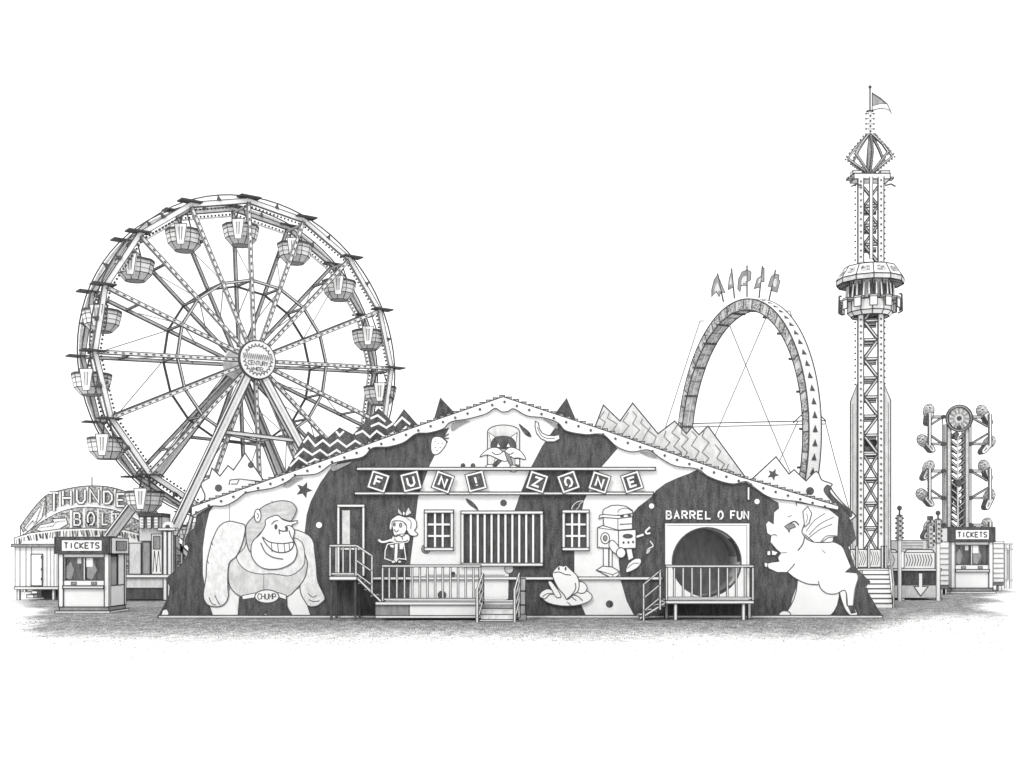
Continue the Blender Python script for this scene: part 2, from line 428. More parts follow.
# fins that rise behind the roofline
def fin(name, pts, m, zz, art=None, o=1.4, th=.08):
    A = Art(Z0+zz, base=0)
    A.f(pts, m, o, sm=False, thick=th)
    A.s(pts, 1.2, 'ink', closed=True, sm=False)
    if art: art(A)
    return A.mb.build(name, fh)
def cz(ox, oy, sc, lst): return [(ox+a/sc, oy+b/sc) for a, b in lst]
def art_dark(A):
    Z = lambda l: cz(240, 320, 5.12, l)
    for l in ([(325,628),(348,600),(385,645),(425,615),(460,645),(500,615),(545,650),(590,618),(635,645)],
              [(280,705),(325,660),(370,690),(410,665),(450,695),(495,665),(530,690)],
              [(255,750),(300,705),(345,735),(385,712),(405,722)],
              [(590,585),(628,568),(665,600),(700,568),(745,600),(790,575),(820,585)],
              [(668,505),(705,488),(745,520)],[(670,545),(710,528),(750,552),(785,528)],[(790,542),(830,500),(872,535)],[(815,580),(850,548),(875,560)],
              [(492,570),(510,592),(532,570)]):
        A.s(Z(l), 2.0, 'paper_white', sm=False)
fin('roof_fin', [(285,474),(308,432),(315,438),(321,435),(327,439),(339.6,428),(353,435),(378.7,409),(394,424.5),(404,410),(419,427),(419,440),(300,482)], 'dark', .75, art_dark)
def art_light(A):
    Z = lambda l: cz(580, 380, 5.12, l)
    for l in ([(125,160),(100,195),(130,215),(115,245)],[(150,165),(140,195),(190,225),(165,265)],[(250,165),(220,210),(250,235),(215,280)],
              [(270,160),(290,185),(270,225),(305,255),(270,300)],[(320,200),(310,220),(350,255),(320,310)],[(360,240),(350,260),(390,290),(375,330)],
              [(440,260),(430,290),(460,320),(430,355)],[(500,230),(470,270),(510,300),(480,340),(520,370),(490,385)],[(520,255),(520,275),(555,300),(520,340),(550,370),(530,400)],
              [(570,260),(600,290),(570,335),(610,365),(590,400)],[(640,250),(625,290),(660,320),(625,370),(660,400),(640,425)],[(690,330),(720,365),(700,400),(740,430),(720,460)],
              [(760,430),(750,455),(790,475)]):
        A.s(Z(l), .9, 'line', sm=False)
fin('roof_fin', [(593,432),(603.4,405),(620,421),(632.7,403),(658,433.7),(674.7,421),(686.4,433.7),(692,427),(699,434.7),(708,426),(746,478),(746,490),(593,440)], 'shade', .75, art_light)
def art_star_l(A):
    A.f(ell(218.5,488,3.3,n=12), 'dark', .8, sm=False); A.f(ell(251,465,2.8,n=12), 'dark', .8, sm=False)
    A.s([(229,485),(230,480),(240,479),(264,482)], 1, sm=False); A.s([(231,484),(237,484),(239,480)], .9, sm=False)
fin('roof_fin', smooth([(202,504),(205,496),(201,484),(209,478)])[:-1]+[(209,478),(212,468),(220,476),(228,465.5),(233.5,470),(245,453),(263,479.5),(263,488),(202,510)], 'white', .7, art_star_l)
def art_star_r(A):
    A.f(star(773,474.5,5.5,80), 'dark', .8, sm=False); A.f(ell(810,491,3.6,n=12), 'dark', .8, sm=False)
    A.f([(825,487),(828,485),(831,488),(830,492),(838,501),(851,512),(850,517),(840,510),(829,498),(824,491)], 'dark', .8)
fin('roof_fin', [(752,479),(776,456.7),(789,474),(794,469.6),(806,481)]+smooth([(806,481),(815,472),(819,474),(822,480),(832,484),(831,488),(840,500),(850,510)])[1:]+[(856,516),(850,521),(838,516),(752,486)], 'white', .7, art_star_r)
fin('roof_pyramid', [(432,428),(440.5,398.5),(454,413),(454,420)], 'dark', .8, None)
fin('roof_pyramid', [(554,416),(566.5,399),(577,424),(577,430)], 'dark', .8, None)

# letter tiles
def tile(ch, cx, cy, rot):
    A = Art(Z0-.14, base=.03); r = math.radians(rot)
    R = lambda pts: [(cx+a*math.cos(r)-b*math.sin(r), cy+a*math.sin(r)+b*math.cos(r)) for a, b in pts]
    h = 9.2
    A.f(R([(-h,-h),(h,-h),(h,h),(-h,h)]), 'paper_white', 1, sm=False, thick=.05)
    k = 6.9
    A.f(R([(-k,-k),(k,-k),(k,k),(-k,k)]), 'dark', .6, sm=False)
    o = A.mb.build('letter_tile', fh, label='square tile with the letter '+ch)
    B = Art(Z0-.14, base=.045)
    for st in FONT[ch]: B.s(R([((a-.5)*6.4, (.5-b)*8.6) for a, b in st]), 2.0, 'paper_white', sm=False)
    B.mb.build('letter', o)
for a in (('F',378.5,481.5,18),('U',411,481.5,-14),('N',443,482,20),('!',476,481.5,-14),('Z',537,482,18),('O',568.5,482,-20),('N',599.5,482.5,18),('E',632,482,-18)): tile(*a)

# windows, grating, door
def window(x0, x1, y0, y1, nv, nh):
    k = Z0/F; X0, X1 = (x0-512)*k, (x1-512)*k; Zt, Zb = EYE+(HY-y0)*k, EYE+(HY-y1)*k
    f = MB(); t = .10; yf = Z0-.11; yb_ = Z0-.008
    f.box(X0, X1, yf, yb_, Zt-t, Zt, 'paper_white', .028); f.box(X0, X1, yf, yb_, Zb, Zb+t, 'paper_white', .028)
    f.box(X0, X0+t, yf+.003, yb_, Zb+t, Zt-t, 'paper_white', .028); f.box(X1-t, X1, yf+.003, yb_, Zb+t, Zt-t, 'paper_white', .028)
    o = f.build('window_frame' if nh else 'grating_frame', fh)
    g = MB(); g.box(X0+t+.01, X1-t-.01, Z0-.03, Z0-.016, Zb+t+.01, Zt-t-.01, 'darker'); g.build('pane' if nh else 'dark_opening', o)
    b = MB()
    for i in range(1, nv+1):
        xx = X0+t+(X1-X0-2*t)*i/(nv+1); b.box(xx-.032, xx+.032, Z0-.09, Z0-.05, Zb+t, Zt-t, 'paper_white')
    for i in range(1, nh+1):
        zz = Zb+t+(Zt-Zb-2*t)*i/(nh+1); b.box(X0+t, X1-t, Z0-.085, Z0-.045, zz-.032, zz+.032, 'paper_white')
    b.build('glazing_bars' if nh else 'grating_bars', o)
window(424.5, 453.5, 510, 550.5, 2, 2)
window(562, 589, 510, 550.5, 2, 2)
window(461, 543, 511, 566, 10, 0)
def door():
    k = Z0/F; X0, X1 = (337.5-512)*k, (365-512)*k; Zt = EYE+(HY-504.5)*k; Zb = 1.40; t = .085
    f = MB(); f.box(X0, X1, Z0-.1, Z0-.008, Zt-t, Zt, 'paper_white', .02)
    for a in (X0, X1-t): f.box(a, a+t, Z0-.097, Z0-.008, Zb, Zt-t, 'paper_white', .02)
    o = f.build('door_frame', fh)
    d = MB(); d.box(X0+t+.01, X1-t-.01, Z0-.05, Z0-.016, Zb, Zt-t-.01, 'dark')
    d.box(X0+t+.03, X1-t-.03, Z0-.07, Z0-.05, Zb+.88, Zb+.93, 'paper_white')
    d.box(X0+t+.08, X0+.42, Z0-.058, Z0-.05, Zb+1.0, Zt-.2, 'shade')
    d.build('door', o)
    h = MB(); h.ball((X1-t-.1, Z0-.09, Zb+1.02), .035, 'ink'); h.build('door_knob', o)
door()

# barrel entrance: white panel with a round hole, tube behind it
A = Art(Z0-.02, base=.05)
pan = [(664.5,523),(749.5,523),(749.5,603),(664.5,603)]
A.f(pan, 'white', 0, sm=False, thick=.05, holes=[ell(706.5,562,34,n=40)])
A.s(pan, 1.1, closed=True, sm=False); A.s(ell(706.5,562,34.4,n=40), 1.3, closed=True, sm=False)
A.s([(667,525.5),(747,525.5)], .6, 'line'); A.s([(746.5,526),(746.5,601)], .6, 'line')
bp = A.mb.build('barrel_panel', fh)
mb = MB(); c = P(706.5, 562, Z0); R = 34/30
n = 40
for i in range(n):
    t0 = 2*math.pi*i/n; t1 = 2*math.pi*(i+1)/n
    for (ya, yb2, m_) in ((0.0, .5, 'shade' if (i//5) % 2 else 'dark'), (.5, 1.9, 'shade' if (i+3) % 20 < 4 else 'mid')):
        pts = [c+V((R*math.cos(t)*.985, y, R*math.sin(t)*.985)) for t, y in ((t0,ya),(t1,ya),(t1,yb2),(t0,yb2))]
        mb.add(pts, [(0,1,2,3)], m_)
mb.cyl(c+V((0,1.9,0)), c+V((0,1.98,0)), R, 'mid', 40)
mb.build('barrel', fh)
A = Art(Z0-.02, base=.01)
A.text('BARREL', 688.5, 515, 44, 7.4, 1.6, 'paper_white', .62); A.text('O', 720.5, 515, 4.4, 7.2, 1.6, 'paper_white'); A.text('FUN', 739.5, 515, 17.5, 7.6, 1.6, 'paper_white', .5)
A.mb.build('lettering', fh, label='painted words BARREL O FUN')

# ---- mural figures
def gorilla():
    A = Art(Z0, 180, 480, 5.12, base=.02)
    A.f([(165,560),(250,560),(290,640),(300,697),(175,697),(160,640)], 'paper_white', 0, sm=False)
    A.f([(560,560),(620,560),(650,640),(668,697),(575,697),(550,640)], 'paper_white', 0, sm=False)
    # far arm
    A.f([(575,262),(640,272),(680,308),(690,370),(698,440),(706,520),(742,600),(728,625),(700,645),(660,646),(640,620),(618,575),(612,480),(600,380)], 'fur', 1)
    A.s([(610,340),(640,380),(650,430),(645,480),(615,540)], 1)
    A.s([(655,580),(680,600),(700,590)], .8); A.s([(660,612),(685,622),(715,618)], .8)
    # torso
    A.f([(340,240),(300,330),(255,420),(250,520),(280,575),(330,600),(430,610),(540,600),(590,565),(640,500),(652,420),(630,370),(590,300),(500,240)], 'shade', 1)
    A.f([(290,395),(330,350),(370,300),(600,300),(640,400),(620,455),(560,490),(480,480),(400,480),(330,455)], 'fur', .8)
    A.s([(430,482),(430,560)], .7, 'line')
    # shorts and belt
    A.f([(306,600),(545,600),(550,650),(578,697),(455,697),(438,675),(420,697),(298,697),(302,650)], 'dark', 1, sm=False)
    A.f([(318,592),(385,578),(505,576),(545,590),(545,612),(505,600),(385,602),(322,612)], 'paper_white', .8, sm=False)
    A.f(ell(446,596,62,34), 'paper_white', 1.1, sm=False)
    A.text('CHUMP', 446, 596, 92, 28, .8, 'ink', .22)
    # near arm
    A.f([(335,238),(300,220),(250,212),(205,235),(175,290),(158,340),(140,420),(135,500),(122,590),(138,632),(165,646),(205,647),(235,628),(250,590),(246,540),(252,430),(290,390),(322,320)], 'fur', 1)
    A.s([(322,318),(312,350),(290,390)], .9); A.s([(162,315),(170,335)], .8); A.s([(140,410),(150,428)], .8)
    A.s([(150,600),(165,632),(185,640)], .8); A.s([(180,590),(195,620),(208,640)], .8)
    # head
    A.f([(340,240),(375,190),(430,135),(505,108),(570,114),(598,150),(580,196),(560,210),(500,190),(455,195),(440,240),(390,300),(368,370),(345,330)], 'steel', 1)
    A.f([(438,235),(440,205),(470,188),(502,182),(530,204),(570,214),(601,208),(597,222),(574,232),(588,262),(582,300),(596,340),(600,375),(580,420),(520,452),(450,456),(400,435),(368,385),(372,320),(410,280)], 'paper_white', 1)
    A.f(ell(400,183,17,34), 'paper_white', 1, sm=False); A.s([(395,170),(405,180),(398,200)], .8)
    A.f(ell(493,240,8,14), 'ink', 0, sm=False); A.f(ell(548,250,7,12), 'ink', 0, sm=False)
    A.s([(470,228),(485,212),(505,208)], 1); A.s([(538,243),(556,232),(575,240)], .9)
    A.s([(512,278),(509,256),(525,262),(553,261)], 1.1, sm=False); A.s([(560,258),(568,285),(580,306),(584,322)], .9)
    A.f([(425,293),(462,318),(530,326),(582,320),(574,352),(540,370),(490,367),(452,338)], 'paper_white', 1.1)
    for x in (470, 502, 535, 560): A.s([(x,322),(x+4,368 if x < 550 else 360)], .8)
    A.s([(415,320),(440,370),(480,396),(530,405)], 1)
    A.mb.build('painted_gorilla', fh, label='grinning painted gorilla in dark shorts with a belt buckle')
gorilla()
def cat():
    A = Art(Z0, 475, 415, 12.95, base=.02)
    A.f([(162,665),(162,215)]+ell(370,215,205,85,14,180,360)[1:-1]+[(578,215),(578,665)], 'shade', 1, sm=False)
    A.f([(215,400),(180,230),(270,290)], 'paper_white', .8, sm=False); A.f([(460,290),(545,230),(525,400)], 'paper_white', .8, sm=False)
    A.f([(210,420),(215,350),(265,290),(370,275),(460,290),(515,340),(528,425),(440,430),(370,440),(290,430)], 'dark', .8)
    A.f([(285,410),(300,370),(325,415)], 'paper_white', 0, sm=False); A.f([(410,415),(430,370),(455,410)], 'paper_white', 0, sm=False)
    A.f([(240,690),(260,570),(370,560),(470,580),(480,690)], 'paper_white', .6, sm=False)
    A.f([(230,640),(300,570),(345,600),(265,680)], 'dark', .6, sm=False)
    A.f([(65,545),(120,480),(200,430),(290,425),(370,470),(450,420),(540,440),(610,490),(655,575),(560,555),(500,560),(460,540),(400,600),(320,580),(200,525),(130,520)], 'paper_white', .9)
    A.s([(220,480),(260,510),(310,510),(345,490),(372,470)], 1); A.s([(372,470),(420,505),(470,505),(500,485)], 1)
    A.s([(325,435),(345,465),(370,470),(400,455),(408,435)], .8)
    A.f([(385,480),(440,520),(480,600),(470,660),(430,610)], 'mid', .8)
    A.f(ell(190,670,50,28), 'paper_white', .9, sm=False); A.f(ell(497,695,55,45), 'paper_white', .9, sm=False)
    A.f([(520,570),(575,570),(575,650),(520,640)], 'paper_white', .7, sm=False)
    A.mb.build('painted_cat', fh, label='painted cat with a black mask leaning from an arched window')
cat()
def girl():
    A = Art(Z0, 375, 500, 11.1, base=.02)
    A.f([(252,85),(300,145),(300,175),(255,145)], 'shade', .7, sm=False); A.f([(372,75),(408,145),(345,178),(335,150)], 'shade', .7, sm=False); A.f(ell(320,150,14,24), 'paper_white', .7, sm=False)
    A.f([(160,310),(175,230),(215,190),(265,168),(330,190),(400,190),(455,230),(462,300),(440,340),(475,375),(450,400),(390,390),(350,330),(300,250),(210,240),(190,300),(180,335)], 'paper_white', .9)
    A.f([(195,240),(290,235),(345,270),(350,330),(310,390),(220,395),(200,330)], 'paper_white', .8)
    A.f(ell(285,280,15,24), 'mid', .7, sm=False); A.f(ell(215,270,12,20), 'mid', .7, sm=False)
    A.s([(215,325),(235,355),(265,330)], .9); A.s([(200,235),(300,235),(350,290)], .8)
    A.f([(200,400),(330,375),(385,400),(380,460),(330,480),(220,470),(160,460),(190,420)], 'paper_white', .8)
    A.s([(40,440),(75,465),(130,460),(180,440)], 2.0, 'paper_white')
    A.f([(140,490),(200,480),(230,470),(320,480),(345,660),(330,655),(260,650),(230,690),(110,650),(115,560)], 'dark', 1, om='paper_white', sm=False)
    A.f([(225,485),(255,485),(245,680),(215,690)], 'paper_white', 0, sm=False); A.f([(275,485),(320,485),(312,545),(275,545)], 'paper_white', 0, sm=False)
    A.f([(165,500),(215,500),(205,530),(180,525)], 'paper_white', 0, sm=False)
    A.s([(195,395),(230,408),(265,392),(300,405),(340,380)], 1, 'ink'); A.s([(215,430),(250,462),(330,462),(370,445)], .9); A.s([(300,405),(310,440)], .8); A.s([(350,200),(400,240),(395,320)], .7, 'line')
    A.f(ell(205,685,22,16), 'paper_white', .6, sm=False); A.f(ell(275,685,20,14), 'paper_white', .6, sm=False)
    A.mb.build('painted_girl', fh, label='painted girl with pale curly hair and a bow')
girl()
def robot():
    A = Art(Z0, 590, 500, 8.63, base=.02)
    A.f([(115,400),(160,400),(160,580),(115,580)], 'paper_white', .9, sm=False); A.f([(165,400),(190,400),(190,580),(165,580)], 'paper_white', .9, sm=False)
    A.f([(55,605),(110,570),(190,578),(250,615),(250,645),(200,680)], 'paper_white', 1, sm=False); A.s([(55,605),(195,645),(250,618)], .8, sm=False); A.s([(195,645),(200,680)], .8)
    A.f([(310,420),(360,420),(375,500),(330,525)], 'paper_white', .9, sm=False)
    A.f([(310,600),(330,550),(380,510),(430,505),(440,540),(400,590),(320,625)], 'paper_white', .9)
    A.s([(320,590),(370,550),(425,545)], .7)
    A.f([(110,100),(120,80),(180,50),(240,45),(310,55),(365,90),(365,250),(240,260),(120,235)], 'paper_white', 1, sm=False)
    A.s([(240,110),(250,85),(310,70),(360,95)], .8); A.s([(240,120),(240,255)], .8)
    A.f([(75,165),(85,130),(120,125),(240,135),(370,115),(365,145),(240,160),(100,150)], 'paper_white', 1, sm=False)
    A.f(ell(275,140,18,11), 'ink', 0, sm=False); A.f(ell(340,133,18,11), 'ink', 0, sm=False)
    A.s([(255,212),(360,205)], 1.1, 'line')
    A.f([(65,240),(110,220),(245,262),(395,255),(395,415),(245,420),(65,410)], 'paper_white', 1, sm=False)
    A.s([(65,240),(245,265),(395,256)], .8, sm=False); A.s([(245,262),(245,420)], .9)
    A.f(ell(130,330,38,48), 'paper_white', 1, sm=False); A.f(ell(130,330,17,24), 'mid', .8, sm=False)
    A.f(ell(325,312,42,18), 'dark', .6, sm=False)
    for x, y in ((288,368),(330,366),(370,362)): A.f(ell(x,y,9,11), 'ink', 0, sm=False)
    A.f([(170,360),(200,350),(250,410),(240,465),(200,450),(165,400)], 'paper_white', .9)
    A.f(ell(266,456,40,44), 'paper_white', 1, sm=False)
    A.s([(400,318),(460,298)], 2.0, 'paper_white'); A.s([(515,235),(480,270),(490,290),(518,285)], 1.8, 'paper_white')
    A.s([(485,460),(500,450),(515,425)], 1.6, 'shade')
    for x_ in range(80, 240, 26):
        A.f(ell(x_, 258+(x_-80)*.08, 2.5, n=5), 'ink', 0, sm=False); A.f(ell(x_, 400, 2.5, n=5), 'ink', 0, sm=False)
    for x_ in range(262, 360, 16): A.f(ell(x_, 205, 3, n=5), 'ink', 0, sm=False)
    for y_ in range(285, 410, 24): A.f(ell(232, y_, 2.5, n=5), 'ink', 0, sm=False); A.f(ell(258, y_, 2.5, n=5), 'ink', 0, sm=False)
    A.mb.build('painted_robot', fh, label='painted white tin robot stepping forward')
robot()
def frog():
    A = Art(Z0-.09, 530, 560, 12.94, base=.02)
    A.f(ell(480,475,325,120,24), 'paper_white', .9, sm=False)
    A.f([(120,460),(150,410),(220,375),(280,390),(320,440),(250,450),(200,500),(150,490)], 'paper_white', .9)
    A.s([(160,480),(210,440),(300,430)], .8)
    A.f([(620,300),(680,285),(735,340),(725,400),(680,430),(610,410)], 'paper_white', .9)
    A.f([(235,290),(270,275),(320,330),(380,420),(400,480),(340,480),(290,400)], 'paper_white', .9)
    A.f([(290,185),(330,110),(380,72),(430,80),(470,72),(520,120),(560,155),(610,210),(635,300),(620,400),(560,450),(480,510),(440,450),(370,370),(320,280)], 'paper_white', 1)
    A.s([(310,165),(380,155),(450,185),(530,195)], 1); A.s([(585,295),(590,370),(540,450),(470,510)], 1)
    A.s([(560,450),(620,470),(680,525)], .8); A.s([(540,480),(600,525)], .8); A.s([(480,540),(530,585)], .7)
    A.f(ell(372,110,12,22), 'ink', 0, sm=False); A.f(ell(460,112,12,25), 'ink', 0, sm=False)
    A.mb.build('painted_frog', fh, label='painted frog sitting on a lily pad')
frog()
def pig():
    A = Art(Z0, 760, 490, 5.55, base=.02)
    A.f([(208,500),(440,540),(438,595),(428,640),(410,675),(385,700),(165,700),(153,668),(170,642),(188,605),(201,560)], 'paper_white', .9, sm=False)
    A.f([(200,70),(300,85),(380,105),(436,150),(432,200),(430,258),(380,262),(340,290),(300,290),(240,240)], 'paper_white', .8, sm=False)
    for l in ([(255,230),(300,170),(360,130)],[(270,250),(330,190),(410,150)],[(265,270),(330,220),(400,190)],[(335,290),(370,255),(430,255)]): A.s(l, 1, 'line')
    A.f([(440,560),(475,560),(482,640),(510,640),(540,690),(500,695),(465,650)], 'paper_white', 1)
    A.f([(485,640),(510,640),(530,680),(505,685)], 'dark', .6, sm=False)
    whole = [(240,240),(262,275),(300,290),(370,292),(410,290),(455,315),(480,370),(503,425),(475,452),(535,462),(542,490),(525,550),(515,640),(484,640),(478,575),(462,556),(420,576),(370,573),(335,545),(322,522),(260,520),(195,490),(150,455),(95,455),(48,434),(38,410),(62,404),(104,398),(98,372),(112,350),(92,332),(58,292),(62,252),(40,240),(33,190),(46,174),(75,192),(78,125),(110,98),(180,88),(250,96),(262,120),(240,195)]
    A.f(whole, 'paper_white', 0, sm=False)
    A.s([(262,275),(300,290),(370,292),(410,290),(455,315),(480,370),(503,425)], 1)
    A.s([(535,462),(542,490),(525,550),(515,640)], .9, 'line'); A.s([(484,640),(478,575),(462,556),(420,576),(370,573),(335,545),(322,505)], .9)
    A.s([(322,526),(260,520),(195,490),(150,455)], .9); A.s([(150,455),(175,430),(192,408)], .9)
    A.s([(112,350),(150,345)], .7, 'line'); A.s([(58,292),(92,332),(112,350),(98,372),(104,398)], .9)
    A.f([(470,455),(503,428),(532,461)], 'dark', .5, sm=False)
    A.s([(265,110),(262,150),(240,200),(232,238),(262,275)], 1)
    A.f([(38,340),(56,336),(57,362),(38,362)], 'paper_white', .7, sm=False); A.f([(62,333),(98,345),(85,362),(64,361)], 'paper_white', .7, sm=False); A.f([(22,402),(40,405),(38,430),(24,424)], 'paper_white', .6, sm=False)
    A.f([(135,202),(160,186),(186,190),(195,205),(165,215),(160,236),(150,215)], 'mid', .8, sm=False); A.s([(162,186),(192,174),(214,196)], 1.2)
    A.s([(245,262),(235,300),(208,336)], 1)
    A.f([(236,120),(262,92),(284,130),(270,182),(246,204)], 'paper_white', .9, sm=False); A.s([(252,130),(262,150),(252,185)], .8, 'line')
    A.s([(62,252),(80,246),(92,256)], .8, 'line'); A.s([(150,150),(175,140)], .7, 'line'); A.s([(340,330),(360,350)], .6, 'line')
    A.f(ell(135,690,32,20), 'paper_white', 1, sm=False)
    A.mb.build('painted_pig', fh, label='painted white pig in a cape leaping forward')
pig()
def fruit():
    A = Art(Z0, 320, 380, 5.12, base=.02)
    A.f([(575,300),(605,290),(640,305),(645,330),(610,375),(580,380),(568,350)], 'paper_white', .9)
    A.s([(625,300),(660,275)], 1.2); A.s([(635,300),(662,298)], 1.2); A.s([(632,302),(655,318)], 1.2)
    for p in ((590,315),(605,325),(590,345),(615,345),(600,360),(625,325)): A.f(ell(*p,3,n=6), 'ink', 0, sm=False)
    A.mb.build('painted_strawberry', fh)
    A = Art(Z0-.01, 480, 380, 5.12, base=.02)
    A.f([(283,212),(298,218),(304,250),(318,272),(345,284),(380,286),(406,280),(408,302),(380,316),(345,316),(312,300),(290,272),(282,240)], 'paper_white', 1, sm=False)
    A.s([(292,240),(315,285),(350,300),(385,298)], .8)
    A.mb.build('painted_banana', fh)
fruit()

# ------------------------------------------------------------------ decks, rails, steps
DY = 38.6; dk = DY/F
def X(px, Y=DY): return (px-512)/F*Y
def Zy(py, Y=DY): return EYE+(HY-py)/F*Y
def railing(mb, x0, x1, zb, zt, Y, nb, posts=True, inkw=.028):
    mb.box(x0, x1, Y, Y+.07, zt-.07, zt, 'paper_white', inkw); mb.box(x0+.07, x1-.07, Y, Y+.06, zb+.05, zb+.11, 'paper_white', .02)
    for x in (x0, x1-.07): mb.box(x, x+.07, Y+.002, Y+.072, zb, zt-.07, 'paper_white', inkw)
    for i in range(1, nb+1):
        x = x0+(x1-x0)*i/(nb+1); mb.box(x-.028, x+.028, Y+.01, Y+.05, zb+.11, zt-.07, 'paper_white', .02)
# entry landing
x0, x1 = X(329), X(357); zl_ = 1.42
el = thing('entry_landing', 'small raised landing with white railing at the fun house door, stairs down to the right', 'landing', ((x0+x1)/2, DY+.7, 0))
mb = MB(); mb.box(x0, x1, DY, Z0-.12, zl_-.12, zl_, 'paper_white', .03); mb.build('platform', el)
mb = MB(); railing(mb, x0, x1, zl_, zl_+1.02, DY, 3); mb.build('railing', el)
for x in (x0+.03, x1-.1):
    for y in (DY+.05, Z0-.25):
        mb = MB(); mb.box(x, x+.07, y, y+.07, 0, zl_-.12, 'darker'); mb.build('leg', el)
mb = MB()
n = 4; x2 = X(382)
for i in range(n):
    zz = zl_-(i+1)*(zl_-.6)/(n+0.0); xa = x1+(x2-x1)*i/n
    mb.box(xa, xa+(x2-x1)/n+.04, DY+.1, Z0-.2, zz-.04, zz, 'paper_white', .022)
mb.beam((x1, DY+.03, zl_-.05), (x2, DY+.03, .58), .07, .06, 'paper_white', .025)
mb.build('stair_flight', el)
mb = MB(); xh = X(372)
mb.beam((x1, DY, zl_+.98), (xh, DY, zl_+.66), .06, .06, 'paper_white', .022)
mb.beam((x1, DY, zl_+.50), (xh, DY, zl_+.16), .05, .05, 'paper_white', .02)
mb.beam((x1, DY, zl_+.08), (xh, DY, zl_-.28), .05, .05, 'paper_white', .02)
mb.beam((xh, DY, zl_+.67), (xh, DY, zl_-.55), .06, .06, 'paper_white', .022)
mb.build('handrail', el)
# front deck
x0, x1 = X(381.5), X(481)
fd = thing('front_deck', 'long low deck with white balusters in front of the left window', 'deck', ((x0+x1)/2, DY+.7, 0))
mb = MB(); mb.box(x0-.2, x1+.05, DY-.02, Z0-.12, .50, .60, 'paper_white', .025); mb.build('platform', fd)
mb = MB(); railing(mb, x0, x1, .60, Zy(564.8), DY, 12); mb.build('railing', fd)
mb = MB(); mb.box(x0-.2, X(409), DY+.03, DY+.08, .16, .5, 'mid', .02); mb.box(X(409)+.01, x1, DY+.03, DY+.08, .16, .5, 'paper_white', .02)
mb.box(x0-.2, x1, DY, DY+.1, .08, .155, 'paper_white', .02); mb.build('skirt', fd)
# landing between and front steps
fs = thing('front_steps', 'short white steps with slanted handrails in the middle of the fun house front', 'steps', (X(498), 38.1, 0))
xa, xb = X(483), X(515)
mb = MB(); mb.box(X(482.5), X(517), DY+.05, Z0-.12, .50, .595, 'paper_white', .025); mb.build('platform', fs)
mb = MB()
for i, (y, z) in enumerate(((38.28, .40), (37.98, .23), (37.68, .08))):
    mb.box(X(480), X(515), y, y+.30, z-.06, z, 'paper_white', .025)
    mb.box(X(480)+.05, X(515)-.05, y+.24, y+.26, z, z+.12, 'shade' if i else 'mid')
mb.build('tread', fs)
for px in (478, 514.5):
    mb = MB(); xx = X(px); xq = X(px+3)
    mb.beam((xx, 37.65, 0), (xx, 37.65, 1.05), .08, .08, 'paper_white', .028)
    mb.beam((xq+.05, 38.7, .1), (xq+.05, 38.7, 1.5), .08, .08, 'paper_white', .028)
    for a, b_ in ((1.02, 1.5), (.72, 1.2), (.42, .9), (.06, .6)):
        mb.beam((xx, 37.66, a), (xq+.05, 38.68, b_), .05, .06, 'paper_white', .02)
    mb.build('handrail', fs)
mb = MB()
xx = X(519.3); 
for a, b_ in ((.02,.48),(.50,.93),(.95,1.35)): mb.box(xx, X(525.5), DY+.15, DY+.45, a, b_, 'shade', .025)
mb.box(xx-.03, X(525.5)+.03, DY+.12, DY+.5, 0, .19, 'steel', .02)
o = mb.build('stacked_post'); tag(o, 'short pale square post beside the front steps', 'post')
# barrel deck
x0, x1 = X(665.5), X(754)
bd = thing('barrel_deck', 'raised deck with white balusters in front of the round barrel entrance', 'deck', ((x0+x1)/2, DY+.7, 0))
mb = MB(); mb.box(x0, x1, DY-.02, Z0-.12, .54, .64, 'paper_white', .03); mb.build('platform', bd)
mb = MB(); railing(mb, x0, x1, .64, Zy(565), DY, 9)
mb.box(x1-.07, x1, DY+.08, Z0-.15, 1.68, 1.74, 'paper_white', .02)
mb.build('railing', bd)
for px, y in ((674,DY+.02),(742,DY+.02),(665,DY+1.1),(748,DY+1.1)):
    mb = MB(); xx = X(px, y); mb.box(xx, xx+.1, y, y+.1, 0, .54, 'paper_white', .025); mb.build('leg', bd)
# side steps
ss = thing('side_steps', 'white side steps climbing right to the barrel deck', 'steps', (X(653), DY+.5, 0))
mb = MB(); n = 3; xs, xe = X(640), X(665)
for i in range(n):
    xa = xs+(xe-xs)*i/n; mb.box(xa, xa+(xe-xs)/n+.04, DY+.12, Z0-.35, .16*(i+1)-.05, .16*(i+1), 'paper_white', .025)
mb.build('tread', ss)
mb = MB(); a0, a1 = X(643.5), X(660)
mb.beam((a0, DY, 0), (a0, DY, 1.18), .06, .06, 'paper_white', .022); mb.beam((a1, DY, .35), (a1, DY, 1.62), .06, .06, 'paper_white', .022)
for z in (1.16, .72, .30): mb.beam((a0, DY, z), (a1, DY, z+.44), .05, .05, 'paper_white', .02)
mb.beam((xs, DY+.06, .06), (xe, DY+.06, .56), .07, .05, 'paper_white', .022)
mb.build('handrail', ss)

